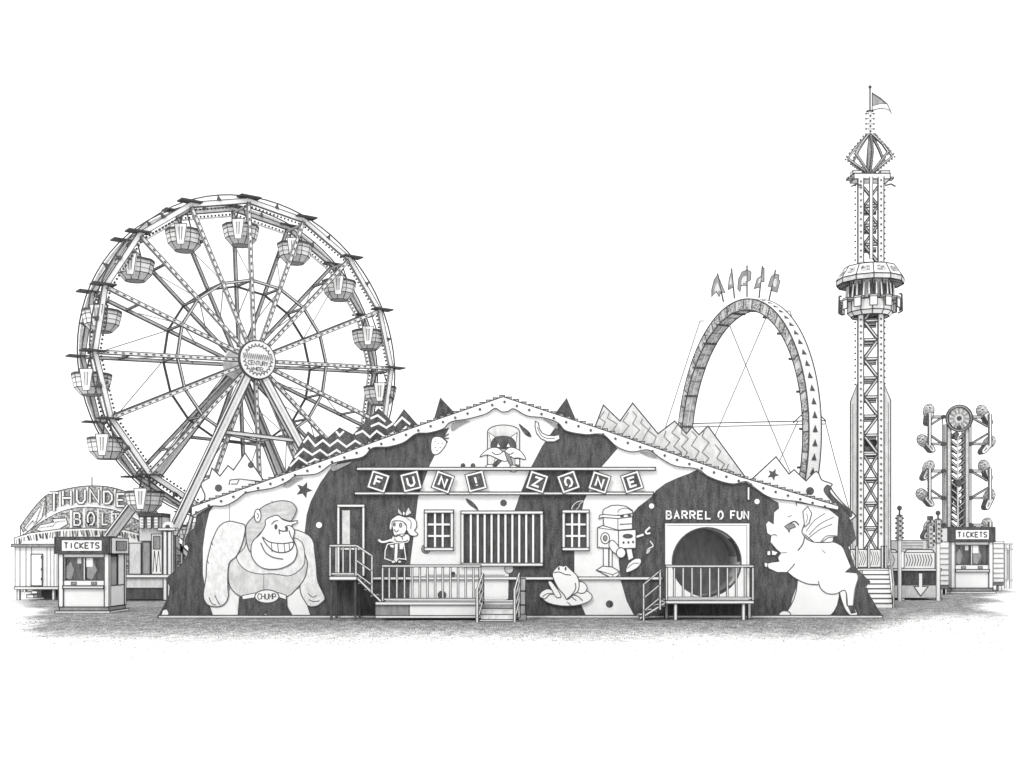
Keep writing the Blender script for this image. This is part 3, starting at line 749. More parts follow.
# ------------------------------------------------------------------ ticket booths
def booth(xl, xr, Yf, depth, H, name_label, s):
    """s scales the details"""
    t = thing('ticket_booth', name_label, 'ticket booth', ((xl+xr)/2, Yf+depth/2, 0), 'ticket booths')
    I = .032*s; w_ = xr-xl
    hb = .22*s                                     # base
    mb = MB(); mb.box(xl-.08*s, xr+.08*s, Yf-.12*s, Yf+depth+.1*s, .0, .08*s, 'paper_white', I*.8)
    mb.box(xl+.02, xr-.02, Yf+.02, Yf+depth-.02, .081*s, hb, 'mid', I); mb.build('base', t)
    zs = H*.775                                    # top of the body
    sill = H*.43; wt = zs-.12*s
    mb = MB(); c = .17*s
    for x in (xl, xr-c):
        for y in (Yf, Yf+depth-c): mb.box(x, x+c, y, y+c, hb, zs, 'white', I)
    mb.box(xl+c, xr-c, Yf+.03*s, Yf+.08*s, hb, sill-.3*s, 'paper_white', I); mb.box(xl+c, xr-c, Yf+.01, Yf+.09*s, wt, zs, 'white', I)
    mb.box(xl+.02, xl+.07*s, Yf+c, Yf+depth-c, hb, zs, 'white', I*.7)
    mb.box(xr-.07*s, xr-.02, Yf+c, Yf+depth-c, hb, sill-.2*s, 'white', I); mb.box(xr-.07*s, xr-.02, Yf+depth*.55, Yf+depth-c, sill-.2*s, zs, 'white', I)
    mb.box(xl+c, xr-c, Yf+depth-.07*s, Yf+depth-.02, hb, zs, 'shade', I)
    mb.build('body', t)
    mb = MB(); mb.box(xl+c, xr-c, Yf-.06*s, Yf+.25*s, sill-.29*s, sill-.2*s, 'white', I); mb.box(xl+c, xr-c, Yf+.02, Yf+.07*s, sill-.19*s, sill, 'paper_white', I*.8)
    for fx in (.3, .7):
        x = xl+w_*fx; mb.box(x-.09*s, x+.09*s, Yf+.0, Yf+.018, sill-.15*s, sill-.06*s, 'mid', I*.5)
    mb.build('counter', t)
    mb = MB(); mb.box(xl+c, xr-c, Yf+.10*s, Yf+.12*s, sill, wt, 'glass')
    mb.box((xl+xr)/2-.03*s, (xl+xr)/2+.03*s, Yf+.05*s, Yf+.09*s, sill, wt, 'white', I*.6)
    mb.box(xl+c+.02, xl+c+.06*s, Yf+.05*s, Yf+.09*s, sill, wt, 'paper_white', I*.5); 
    mb.box((xl+xr)/2+.06*s, (xl+xr)/2+.30*s, Yf+.085*s, Yf+.095*s, wt-.34*s, wt-.02*s, 'paper_white')
    mb.box((xl+xr)/2-.26*s, (xl+xr)/2-.12*s, Yf+.085*s, Yf+.095*s, wt-.22*s, wt-.02*s, 'shade')
    for a0, a1 in ((.05,.24),(.56,.8)):  # slanted grey shapes painting reflections on the glass
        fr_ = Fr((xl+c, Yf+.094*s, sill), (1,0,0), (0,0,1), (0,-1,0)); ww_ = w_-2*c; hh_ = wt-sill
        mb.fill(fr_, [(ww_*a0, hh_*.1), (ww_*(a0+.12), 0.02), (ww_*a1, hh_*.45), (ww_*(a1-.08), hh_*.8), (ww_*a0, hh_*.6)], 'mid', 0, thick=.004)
    mb.build('front_window', t)
    mb = MB(); mb.box(xr-.06*s, xr-.04*s, Yf+c, Yf+depth*.55, sill-.19*s, zs-.1*s, 'glass'); mb.build('side_window', t)
    mb = MB(); mb.box(xl-.10*s, xr+.03*s, Yf-.1*s, Yf+.1*s, zs+.02, H, 'dark', I)
    sg = mb.build('sign_board', t)
    mb = MB(); mb.box(xr+.035*s, xr+.09*s, Yf+.0, Yf+depth, zs+.02, H-.02, 'white', I); mb.box(xr+.095*s, xr+.12*s, Yf+.25*depth, Yf+.85*depth, zs+.14*s, H-.14*s, 'mid', I*.7)
    mb.build('side_sign', t)
    mb = MB(); mb.box(xl-.09*s, xl-.03*s, Yf+.11*s, Yf+depth, zs+.02, H-.02, 'white', I); mb.build('side_sign', t)
    mb = MB(); mb.box(xl-.02, xr+.03*s, Yf+.11*s, Yf+depth, H-.12*s, H-.05*s, 'white'); mb.build('roof', t)
    mid_x, mid_z = (xl+xr)/2-.03*s, (zs+H)/2; hw, hh = w_*.39, (H-zs)*.30
    fr = Fr((mid_x, Yf-.1*s, mid_z), (1,0,0), (0,0,1), (0,-1,0)); mb = MB()
    mb.fill(fr, [(-hw,-hh),(hw,-hh),(hw,hh),(-hw,hh)], 'paper_white', .02, thick=.018)
    cw = 2*hw*.88/(7+6*.45); x = -hw*.88
    for ch in 'TICKETS':
        for j, st in enumerate(FONT[ch]): mb.stroke(fr, [(x+a*cw, (b-.5)*hh*1.1) for a, b in st], .05*s*1.0, 'ink', .024+.0015*j)
        x += cw*1.45
    mb.build('lettering', sg, label='TICKETS in dark letters on a white strip')
    return t
kb = 43.3/F
booth((58.5-512)*kb, (109-512)*kb, 43.3, 1.9, 2.74, 'white ticket booth left of the fun house, beside the storage trailer', 1.0)
kb = 64/F
booth((951-512)*kb, (993-512)*kb, 64, 1.5, 3.52, 'white ticket booth at the far right, below the ride with swinging cars', 1.28)

# ------------------------------------------------------------------ storage trailer, left edge
k = 55/F
tx0, tx1 = (15-512)*k, (72-512)*k
tr = thing('storage_trailer', 'pale ribbed storage trailer with a narrow door at the far left edge', 'trailer', ((tx0+tx1)/2, 56.2, 0))
mb = MB(); zb, zt = .62, 2.42
mb.box(tx0, tx1, 55, 57.4, zb, zt, 'white', .03, 'line')
for px in (20,26,31.5,47,50.5,54,57,63): mb.box((px-512)*k-.012, (px-512)*k+.012, 54.985, 55, zb, zt, 'ink' if px < 40 else 'mid')
mb.build('body', tr)
mb = MB(); mb.box(tx0-.1, tx1+.05, 54.85, 57.5, zt+.01, zt+.14, 'mid', .03); mb.build('roof', tr)
mb = MB(); mb.box((31.5-512)*k, (42.5-512)*k, 54.95, 54.985, zb+.04, zt-.32, 'paper_white', .035)
d = mb.build('door', tr)
mb = MB()
for z in (.9, 1.35, 1.9): mb.box((41.5-512)*k, (43-512)*k, 54.92, 54.95, z, z+.12, 'ink')
mb.build('hinge', d)
mb = MB(); mb.box(tx0, tx1, 54.9, 55.2, zb-.13, zb-.01, 'white', .03); mb.build('sill_beam', tr)
for px in (17, 52):
    mb = MB(); xx = (px-512)*k; mb.box(xx, xx+.12, 55, 55.12, 0, zb-.13, 'paper_white', .03); mb.build('leg', tr)
for px in (46,):
    mb = MB(); mb.cyl(((px-512)*k, 55.3, .34), ((px-512)*k, 55.55, .34), .34, 'darker', 20); mb.build('wheel', tr)
mb = MB(); mb.box((32-512)*k, (39-512)*k, 54.4, 54.8, .12, .26, 'paper_white', .03); mb.box((33-512)*k, (39-512)*k, 54.8, 55, .3, .42, 'paper_white', .03); mb.build('step', tr)
mb = MB(); mb.box(tx0+.4, tx1, 56, 56.1, .05, zb-.14, 'mid'); mb.build('underbody', tr)

# ------------------------------------------------------------------ thunder ride behind the booth
YT = 66.0; kt = YT/F
td = thing('thunder_ride', 'ride with a tall arched THUNDER BOLT sign behind the left ticket booth', 'ride', ((92-512)*kt, YT+2, 0))
A = Art(YT, base=0)
outer = smooth([(20.5,526),(33,509),(46,495.5),(60,490.5),(74,487.5),(86,486),(100,486),(112,487.5),(127,492),(141,499),(155,510),(166,526)], k=3)
inner = smooth([(24,534),(36,524),(48,515),(58,509),(72,505),(86,504),(100,504.5),(112,507),(125,511),(138,517),(150,524),(162,534)], k=3)
A.f(outer+inner[::-1], 'scribble', 1.0, sm=False, thick=.3)
A.s(inner, 3.0, 'paper_white', sm=False)
for x in (20.5, 46): A.s([(x,lineat(outer,x)),(x,lineat(outer,x)+22)], 1.1, sm=False)
A.f([(24,528),(45,500),(42,518),(28,532)], 'paper_white', .9, sm=False); A.s([(26,529),(33,521),(35,524),(43,503)], 1.6, 'scribble')
for x in (60,73.5,87.5,101,115,128,140):
    A.s([(x,lineat(outer,x)+1),(x,lineat(inner,x)-1.5)], 1.7, 'paper_white', sm=False)
    A.s([(x+1.3,lineat(outer,x)+1),(x+1.3,lineat(inner,x)-1.5)], .6, 'ink', sm=False)
A.mb.build('arched_sign', td)
A = Art(YT-.05, base=.02)
for ch, x, y, ww, hh in (('T',54,502,9,18),('H',67,498,8,14),('U',81,496.5,8,13),('N',94.5,496,8.5,13),('D',108,497.5,8,12),('E',121,500,7,12),('R',133,504,7,11)):
    for st in FONT[ch]:
        A.s([(x-ww/2+a*ww, y+hh/2-b*hh) for a, b in st], 3.6, 'ink', sm=False)
        A.s([(x-ww/2+a*ww, y+hh/2-b*hh) for a, b in st], 1.7, 'paper_white', sm=False)
A.mb.build('lettering', td, label='the word THUNDER in outlined letters')
A = Art(YT-.15, base=0)
lo = smooth([(20,538),(34,527),(48,518),(60,512),(74,508),(88,507),(102,508),(114,510),(128,515),(142,523),(156,536)], k=3)
lb = [(156,541),(128,535),(100,529),(60,531),(36,535),(20,541)]
A.f(lo+lb, 'scribble', .9, sm=False, thick=.2)
for x in (71,84,98,112): A.s([(x,lineat(lo,x)+1.5),(x,528)], 1.8, 'paper_white', sm=False)
A.f([(36,530),(40,525),(54,522),(52,519),(66,518),(68,524),(58,530),(44,532)], 'paper_white', .9, sm=False); A.s([(39,528),(53,526),(56,522),(65,521)], 1.2, 'scribble', sm=False)
A.f([(72,528),(110,528),(110,530.5),(66,531)], 'paper_white', .5, sm=False)
A.mb.build('lower_sign', td)
A = Art(YT-.19, base=.02)
for ch, x, y, ww, hh in (('B',77.5,519,6.5,12),('O',91,518.5,6.5,12),('L',105,519,5,11),('T',116,519.5,7,11)):
    for st in FONT[ch]:
        A.s([(x-ww/2+a*ww, y+hh/2-b*hh) for a, b in st], 3.4, 'ink', sm=False)
        A.s([(x-ww/2+a*ww, y+hh/2-b*hh) for a, b in st], 1.5, 'paper_white', sm=False)
A.mb.build('lettering', td, label='the word BOLT in outlined letters')
A = Art(YT-1.0, base=0)
fr_t = [(14,538),(30,533),(60,529),(92,528),(125,530),(158,538)]
A.f(fr_t+[(158,548),(125,545),(92,544),(60,544),(30,546),(15,548)], 'white', .9, sm=False, thick=.1)
x = 17
while x < 155:
    y = lineat(fr_t, x); A.s([(x,y+2),(x+random.uniform(-1,2),y+random.uniform(6,9))], random.choice((.8,1.4,2)), random.choice(('ink','mid','ink')), sm=False); x += random.uniform(2, 3.6)
A.mb.build('fringe_board', td)
mb = MB(); mb.cyl(P(92,486,YT), P(92,477,YT), .03, 'ink'); mb.build('antenna', td)
mb = MB()
for px in (22, 60, 100, 140, 160): mb.beam(V(((px-512)*kt, YT+.4, 0)), V(((px-512)*kt, YT+.4, 3.2)), .15, .15, 'white')
for px in (30, 90, 150): mb.beam(V(((px-512)*kt, YT+4, 0)), V(((px-512)*kt, YT+4, 3.4)), .15, .15, 'white')
mb.box((18-512)*kt, (165-512)*kt, YT+.3, YT+4.2, .3, .5, 'steel', .03)
mb.build('frame', td)
mb = MB(); mb.box((60-512)*kt, (128-512)*kt, YT+1.5, YT+1.6, .5, 3, 'scribble'); mb.build('backdrop', td)

# ------------------------------------------------------------------ ferris wheel
YW = 60.0; psi = math.radians(37)
u = V((math.cos(psi), math.sin(psi), 0)); n_ = V((math.sin(psi), -math.cos(psi), 0)); zv = V((0,0,1))
O = P(247, 363, YW)
wf = Fr(O, u, zv, n_)
fw = thing('ferris_wheel', 'tall ferris wheel with sixteen hanging tubs rising behind the left end of the fun house', 'ferris wheel', (O.x, O.y, 0))
RW = 7.85; NA = 16
ang = [math.radians(92.5+22.5*i) for i in range(NA)]
def wp(r, a, c): return wf.p(r*math.cos(a), r*math.sin(a), c)
FB = []
# slightly oval on paper: horizontal radius trimmed by the yaw already
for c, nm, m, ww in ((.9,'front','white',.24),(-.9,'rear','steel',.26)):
    mb = MB()
    for i in range(NA):
        a, b = ang[i], ang[(i+1) % NA]
        mb.beam(wp(RW, a, c), wp(RW, b, c), ww if c > 0 else .2, .12, m, .036, n_)
        if c < 0: mb.beam(wp(RW-.35, a, c), wp(RW-.35, b, c), .08, .08, m, .0, n_)
        mid = (wp(RW, a, c)+wp(RW, b, c))/2; up = (mid-wf.p(0,0,c)).normalized()
        mb.cyl(mid+up*.08, mid+up*.34, .15, 'ink', 6, r2=.03)
    mb.build('rim', fw)
    mb = MB(); N2 = 80
    for i in range(N2):
        a, b = 2*math.pi*i/N2, 2*math.pi*(i+1)/N2
        mb.bar(wp(RW+.22, a, c), wp(RW+.22, b, c), .055, .055, 'ink', n_, ext=.01)
        if c < 0: mb.bar(wp(RW+.08, a, c), wp(RW+.08, b, c), .12, .05, 'steel', n_, ext=.01)
    mb.build('outer_hoop', fw)
    for i in range(NA):
        A0, B0 = wp(RW-.17, ang[i], c), wp(RW-.17, ang[(i+1) % NA], c)
        for t in range(1, 15):
            p = A0.lerp(B0, t/15); dn = (wf.p(0,0,c)-p).normalized(); FB.append(p+dn*.08)
    mb = MB()
    for i in range(NA):
        mb.beam(wp(RW*.505, ang[i], c), wp(RW*.505, ang[(i+1) % NA], c), .10 if c > 0 else .05, .07, m, .04, n_)
    mb.build('inner_ring', fw)
    for i in range(NA):
        mb = MB(); a = ang[i]; p0 = wp(.9, a, c); p1 = wp(RW-.05, a, c)
        if c > 0:
            mb.beam(p0, p1, .17, .12, 'white', .034, n_)
            L_ = (p1-p0).length; d = (p1-p0).normalized(); t = .2
            while t < L_-.3:
                mb.bar(p0+d*t+n_*.07, p0+d*(t+.13)+n_*.07, .055, .03, 'ink', n_); t += .36
        else:
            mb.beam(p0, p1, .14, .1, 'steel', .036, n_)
        mb.build('spoke', fw)
bulbs(fw, FB, .06)
# cross braces between the two wheels
for i in range(NA):
    a = ang[i]; mb = MB()
    for r in (RW*.505, RW*.78): mb.beam(wp(r, a, .9), wp(r, a, -.9), .07, .07, 'shade', .035)
    mb.beam(wp(RW*.78, a, -1.0), wp(RW*.505, a, 1.0), .04, .04, 'mid', 0)
    mb.beam(wp(RW*.3, a, -1.0), wp(RW*.505, a, 1.0), .04, .04, 'mid', 0)
    if i in (4, 5, 14): mb.bar(wp(RW*.97, a, 1), wp(RW*.505, ang[(i-1) % NA], -1), .03, .03, 'ink')
    mb.build('cross_brace', fw)
# flat light paddles at the rim joints
for i in range(NA):
    mb = MB(); p = wp(RW+.12, ang[i], 0)
    for c in (1.0, -1.0):
        pc = p+n_*c
        o_ = pc-u*.52-n_*.3
        mb.obox(o_, u*1.04, n_*.6, zv*.05, 'darker', .02)
    mb.build('light_paddle', fw)
# hub and sign
mb = MB(); mb.cyl(wf.p(0,0,-1.3), wf.p(0,0,1.0), .45, 'shade', 16); 
for c in (.9,-.9): mb.cyl(wf.p(0,0,c-.12), wf.p(0,0,c+.12), .85, 'shade', 20)
mb.build('hub', fw)
mb = MB(); mb.cyl(wf.p(0,0,1.08), wf.p(0,0,1.24), .98, 'darker', 36); mb.cyl(wf.p(0,0,1.24), wf.p(0,0,1.27), .91, 'paper_white', 36)
hs = mb.build('hub_sign', fw)
mb = MB(); z_ = 1.28
gear = []
for i in range(24):
    for r, da in ((.66,0),(.66,.4),(.78,.7)): 
        a = 2*math.pi*(i+da)/24; gear.append((r*math.cos(a), r*math.sin(a)))
mb.stroke(wf, gear, .045, 'ink', z_, True)
def wtext(txt, cx, cy, w_, h_, sw, gap=.3):
    n = len(txt); cw = w_/(n+gap*(n-1)); x = cx-w_/2
    for ch in txt:
        for j, st in enumerate(FONT[ch]): mb.stroke(wf, [(x+a*cw, cy+(b-.5)*h_) for a, b in st], sw, 'ink', z_+.004+.001*j)
        x += cw*(1+gap)
mb.fill(wf, [(-.8,-.0),(.8,-.0),(.8,.28),(-.8,.28)], 'shade', z_+.002)
zz = []
for i in range(30): zz.append((-.76+i*.0524, .05 if i % 2 else .25+.03*math.sin(i*2.3)))
mb.stroke(wf, zz, .04, 'ink', z_+.005)
wtext('CENTURY', 0, -.17, 1.05, .2, .035); wtext('WHEEL', 0, -.46, .75, .17, .035)
mb.build('lettering', hs, label='CENTURY WHEEL in small letters inside a toothed ring')
# support legs
def leg(c_top, t_foot, c_foot, zf, wd):
    mb = MB(); a = wf.p(0,0,c_top); f_ = wf.p(t_foot, 0, c_foot); f_.z = zf
    mb.beam(a, f_, wd, wd*.8, 'white', .06, n_)
    mb.beam(a+n_*.001, f_, wd*.3, wd*.82, 'shade', 0, n_)
    mb.build('support_leg', fw)
    return f_
g1 = leg(.84, -4.9, 2.5, 2.9, .38); g2 = leg(.84, 4.7, 2.5, 2.4, .40); g3 = leg(-1.1, -5.9, -3.0, 2.9, .44); g4 = leg(-1.1, 4.9, -3.0, 2.4, .40)
mb = MB(); mb.cyl(wf.p(0,0,-1.7), wf.p(0,0,1.1), .22, 'mid', 12); mb.build('axle', fw)
mb = MB(); a = wf.p(0,0,.84).lerp(g1, .42); b_ = wf.p(0,0,.84).lerp(g2, .42); mb.beam(a, b_, .18, .12, 'white', .05)
a = wf.p(0,0,-1.1).lerp(g3, .42); b_ = wf.p(0,0,-1.1).lerp(g4, .42); mb.beam(a, b_, .12, .12, 'steel', .04)
mb.build('leg_tie', fw)
# base chassis carrying the feet
mb = MB()
for f_ in (g1, g2, g3, g4):
    mb.box(f_.x-.3, f_.x+.3, f_.y-.3, f_.y+.3, .3, f_.z+.05, 'steel', .04); mb.box(f_.x-.5, f_.x+.5, f_.y-.5, f_.y+.5, 0, .3, 'mid', .04)
mb.beam(g1+V((0,0,-1)), g2+V((0,0,-.5)), .3, .4, 'steel', .04); mb.beam(g3+V((0,0,-1)), g4+V((0,0,-.5)), .3, .4, 'steel', .04)
mb.build('base_chassis', fw)
# gondola
Wzero = V((0,0,0))
proto = None
for i in range(NA):
    piv = wp(RW-.15, ang[i], 0); ctr = piv-zv*1.36
    if proto is None:
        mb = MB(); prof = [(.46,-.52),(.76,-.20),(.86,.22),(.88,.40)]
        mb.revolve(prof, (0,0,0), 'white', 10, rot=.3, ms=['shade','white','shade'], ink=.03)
        mb.revolve([(0,-.51),(.46,-.515)], (0,0,0), 'mid', 10, rot=.3)
        mb.revolve([(.91,.36),(.91,.47),(.80,.47),(.80,.36)], (0,0,0), 'darker', 10, rot=.3)
        for z, r in ((.0,.82),):
            for k_ in range(10):
                t0 = .3+2*math.pi*k_/10; t1 = .3+2*math.pi*(k_+1)/10
                mb.bar((r*math.cos(t0),r*math.sin(t0),z),(r*math.cos(t1),r*math.sin(t1),z), .022, .022, 'line')
        proto = raw(mb, 'gondola', fw, ctr-W[fw])
        md = MB(); fd_ = Fr((.08,-.96,0),(1,0,0),(0,0,1),(0,-1,0)); dq = [(-.30,.56),(.30,.56),(.16,-.42),(-.16,-.42)]
        md.fill(fd_, dq, 'paper_white', 0, thick=.12); md.stroke(fd_, dq, .035, 'ink', .004, True); md.fill(fd_, [(-.11,.42),(.11,.42),(.07,-.2),(-.07,-.2)], 'mid', .006, thick=.004); md.stroke(fd_, [(0,.42),(0,-.2)], .05, 'paper_white', .009)
        mh = MB()
        for s_ in (-1, 1):
            b1 = n_*s_*.9; mh.bar(tuple(n_*s_*.3+V((0,0,1.3))), tuple(n_*s_*.85+V((0,0,.4))), .06, .06, 'ink')
        mh.bar(tuple(n_*1.0+V((0,0,1.3))), tuple(n_*-1.0+V((0,0,1.3))), .09, .09, 'mid', (0,0,1))
        mc = MB(); mc.cyl((0,0,-.5), (0,0,.35), .07, 'mid'); mc.cyl((0,0,.2), (0,0,.24), .28, 'shade', 12)
        ps = [raw(md, 'gondola_door', proto, (0,0,0)), raw(mh, 'hanger', proto, (0,0,0)), raw(mc, 'centre_post', proto, (0,0,0))]
    else:
        c_ = proto.copy(); COL.objects.link(c_); c_.location = ctr-W[fw]
        for p_ in ps:
            d_ = p_.copy(); COL.objects.link(d_); d_.parent = c_

# loading trailer below the wheel
YL = 54.0; kl = YL/F
lt = thing('wheel_trailer', 'panelled ride trailer with pillars between the left booth and the fun house', 'trailer', ((152-512)*kl, YL+1.5, 0))
def LX(px): return (px-512)*kl
def LZ(py): return EYE+(HY-py)*kl
mb = MB(); mb.box(LX(118), LX(172), YL, YL+3, LZ(599), LZ(588), 'dark', .03); mb.box(LX(118), LX(176), YL-.1, YL+3, LZ(603), LZ(600.5), 'paper_white', .03)
mb.box(LX(118), LX(174), YL-.12, YL+3, LZ(577.5), LZ(574.5), 'paper_white', .03); mb.box(LX(118), LX(172), YL-.02, YL+3, LZ(588), LZ(578), 'shade', .03); mb.build('deck', lt)
mb = MB(); mb.box(LX(129), LX(141), YL, YL+2, LZ(574), LZ(543), 'shade', .035); mb.build('cabinet', lt)
mb = MB(); mb.box(LX(142.5), LX(150), YL, YL+2, LZ(574), LZ(542), 'mid', .035); mb.build('cabinet', lt)
mb = MB(); mb.box(LX(151.5), LX(162), YL, YL+1.2, LZ(574), LZ(534), 'white', .035); mb.box(LX(153.5), LX(160), YL-.02, YL, LZ(549), LZ(536), 'mid', .03)
fr = Fr((0,YL,0),(1,0,0),(0,0,1),(0,-1,0))
mb.stroke(fr, [(LX(153),LZ(572)),(LX(154.5),LZ(551)),(LX(156.5),LZ(572)),(LX(158.5),LZ(551)),(LX(160.5),LZ(572))], .035, 'ink', .01)
mb.build('panel', lt)
for px in (163.5, 168):
    mb = MB(); mb.box(LX(px), LX(px+3.6), YL-.05, YL+.25, LZ(600), LZ(531), 'white', .035); mb.build('pillar', lt)
mb = MB(); mb.box(LX(158), LX(176), YL-.1, YL+.4, LZ(530.5), LZ(528), 'white', .03); mb.cyl(V((LX(168), YL-.05, LZ(527))), V((LX(168), YL+.2, LZ(527))), .24, 'white', 16); mb.cyl(V((LX(168), YL-.08, LZ(527))), V((LX(168), YL-.05, LZ(527))), .1, 'ink', 12)
mb.build('cap', lt)
mb = MB(); mb.box(LX(137), LX(160), YL+.2, YL+1.6, LZ(516), LZ(513), 'darker', .03)
for px in (138.5, 146, 153): mb.box(LX(px), LX(px+4.5), YL+.1, YL+.2, LZ(528), LZ(517), 'white', .03)
for y in (519.5, 522.5, 525.5): mb.box(LX(140), LX(158), YL+.08, YL+.1, LZ(y+.5), LZ(y), 'ink')
mb.box(LX(137), LX(160), YL+.3, YL+1.6, LZ(541), LZ(516.5), 'shade', .03); mb.build('operator_cabin', lt)
mb = MB(); mb.beam(V((LX(178),YL+1,LZ(545))), V((LX(187),YL+1,LZ(512))), .14, .14, 'shade', .04); mb.beam(V((LX(172),YL+1,LZ(545))), V((LX(190),YL+1,LZ(563))), .2, .14, 'white', .04)
mb.beam(V((LX(172),YL+1,LZ(566))), V((LX(190),YL+1,LZ(566))), .12, .14, 'white', .04); mb.beam(V((LX(176),YL+1,LZ(545))), V((LX(176),YL+1,LZ(598))), .12, .14, 'white', .04); mb.build('brace', lt)
mb = MB(); mb.box(LX(180), LX(200), YL+2.2, YL+2.4, LZ(590), LZ(529), 'white', .03)
for px in (184,188,192,196): mb.box(LX(px)-.02, LX(px)+.02, YL+2.18, YL+2.2, LZ(590), LZ(529), 'mid')
mb.build('slatted_panel', lt)

# ------------------------------------------------------------------ loop ride
YR = 60.0; th_ = math.radians(74)
ur = V((math.cos(th_), -math.sin(th_), 0)); nr = V((-math.sin(th_), -math.cos(th_), 0))
OR = P(741, 447, YR); OR.z = 7.55
rf = Fr(OR, ur, zv, nr)
lr = thing('loop_ride', 'upright loop coaster ring topped by five small flags behind the right of the fun house', 'loop ride', (OR.x, OR.y, 0))
R1, R0, hw = 7.15, 6.62, .31
N3 = 144
def rp(r, a, c): return rf.p(r*math.cos(a), r*math.sin(a), c)
mf, mr, mo, mi_, mk = MB(), MB(), MB(), MB(), MB()
for i in range(N3):
    a, b = 2*math.pi*i/N3, 2*math.pi*(i+1)/N3
    mf.add([rp(R0,a,hw),rp(R1,a,hw),rp(R1,b,hw),rp(R0,b,hw)], [(0,1,2,3)], 'scribble' if i % 5 else 'shade')
    mr.add([rp(R0,a,-hw),rp(R1,a,-hw),rp(R1,b,-hw),rp(R0,b,-hw)], [(3,2,1,0)], 'scribble')
    mo.add([rp(R1,a,-hw),rp(R1,a,hw),rp(R1,b,hw),rp(R1,b,-hw)], [(0,1,2,3)], 'white')
    mi_.add([rp(R0,a,-hw),rp(R0,a,hw),rp(R0,b,hw),rp(R0,b,-hw)], [(3,2,1,0)], 'pipe' if i % 3 else 'steel')
    for r in (R1, R0):
        for c in (hw, -hw): mk.bar(rp(r,a,c), rp(r,b,c), .05, .05, 'ink', nr, ext=.01)
    mk.bar(rp(R0-.01,a,.0), rp(R0-.01,b,.0), .05, .04, 'white', nr, ext=.01)  # narrow white strip painting a highlight along the inner tube
    am = (a+b)/2
    if i % 2 == 0:
        for c0 in (0,):
            t = [rp(R1+.02, am-.028, c0-.13), rp(R1+.02, am-.028, c0+.13), rp(R1+.02, am+.018, c0)] if math.cos(am) > 0 else [rp(R1+.02, am+.028, c0-.13), rp(R1+.02, am+.028, c0+.13), rp(R1+.02, am-.018, c0)]
            mo.add(t, [(0,1,2)], 'ink')
    if i % 3 == 0: mk.bar(rp(R0+.06,a,hw+.012), rp(R1-.06,a,hw+.012), .045, .02, 'ink', nr)
    if i % 6 == 3: mk.bar(rp(R0-.02,am,-hw), rp(R0-.02,am,hw), .05, .04, 'line', ur)
    if i % 6 == 0:
        mk.bar(rp(R0-.04,am,-hw), rp(R0-.04,am,hw+.15), .1, .06, 'darker', ur)
mf.build('face_panel', lr); mr.build('rear_panel', lr); mo.build('outer_band', lr); mi_.build('track_tube', lr); mk.build('edge_rails_highlight', lr)
# flags
for k_, (px, tx, py0, py1, fl) in enumerate((
        (723.5,717.5,302,273.5,[(717.6,275),(714,280),(711.5,290),(711.5,297),(716,292),(719,297),(721,292),(725,293)]),
        (734.5,731.5,298.5,268.5,[(731.4,270),(729,279),(728,290),(733.5,287)]),
        (747,747,297,265.5,[(747.2,270),(751,272),(750.5,280),(747.2,282),(747,285.5),(741,286),(740,292),(737.5,289),(738.5,279),(742,272)]),
        (759,762.5,298,266,[(762,269),(764,268),(764,282),(760.5,282),(760.2,287),(754,289),(757,279),(761,276)]),
        (768.5,775.5,302.5,270,[(774.6,274),(779,275),(778.5,280),(780,281),(777,292.5),(772,291),(771.2,287),(768,286.5),(771,277)]))):
    mb = MB(); mb.cyl(P(px, py0, YR), P(tx, py1, YR), .04, 'ink', 6); po = mb.build('flag_pole', lr)
    A = Art(YR-.05, base=.03); A.f(fl, 'mid', .8, sm=False, thick=.03)
    c_ = (sum(p[0] for p in fl)/len(fl), sum(p[1] for p in fl)/len(fl)); A.f([(c_[0]+(p[0]-c_[0])*.45, c_[1]+(p[1]-c_[1])*.45) for p in fl], 'shade', 0, sm=False)
    A.s([(px+(tx-px)*.35, py0+(py1-py0)*.35), (tx, py1)], .8, 'ink', sm=False)
    A.mb.build('flag', po)
# guy cables and side arms
mb = MB()
def cab(pts, r=.026):
    mb = MB(); mb.path([P(x, y, YR) for x, y in pts], r, 'line', 6); mb.build('guy_cable', lr)
cab([(704,321),(700,321),(664,432)]); cab([(727,319),(768,420),(790,472)]); cab([(766,318),(735,390),(700,470)]); cab([(825,421),(835,460),(850,512)]); cab([(798,421),(780,460),(765,490)])
cab([(770,311),(790,311),(796,332)])
mb = MB(); mb.path([P(692,423.5,YR), P(825,420.5,YR)], .03, 'ink'); mb.path([P(692,427,YR), P(825,424,YR)], .03, 'line'); mb.path([P(793,423,YR), P(811,406,YR-1), P(826,421,YR)], .03, 'ink')
mb.build('side_boom', lr)
mb = MB(); b_ = OR.copy(); b_.z = 0
mb.box(b_.x-3, b_.x+3, b_.y-1.6, b_.y+1.6, 0.02, .9, 'steel', .04); mb.build('base_platform', lr)

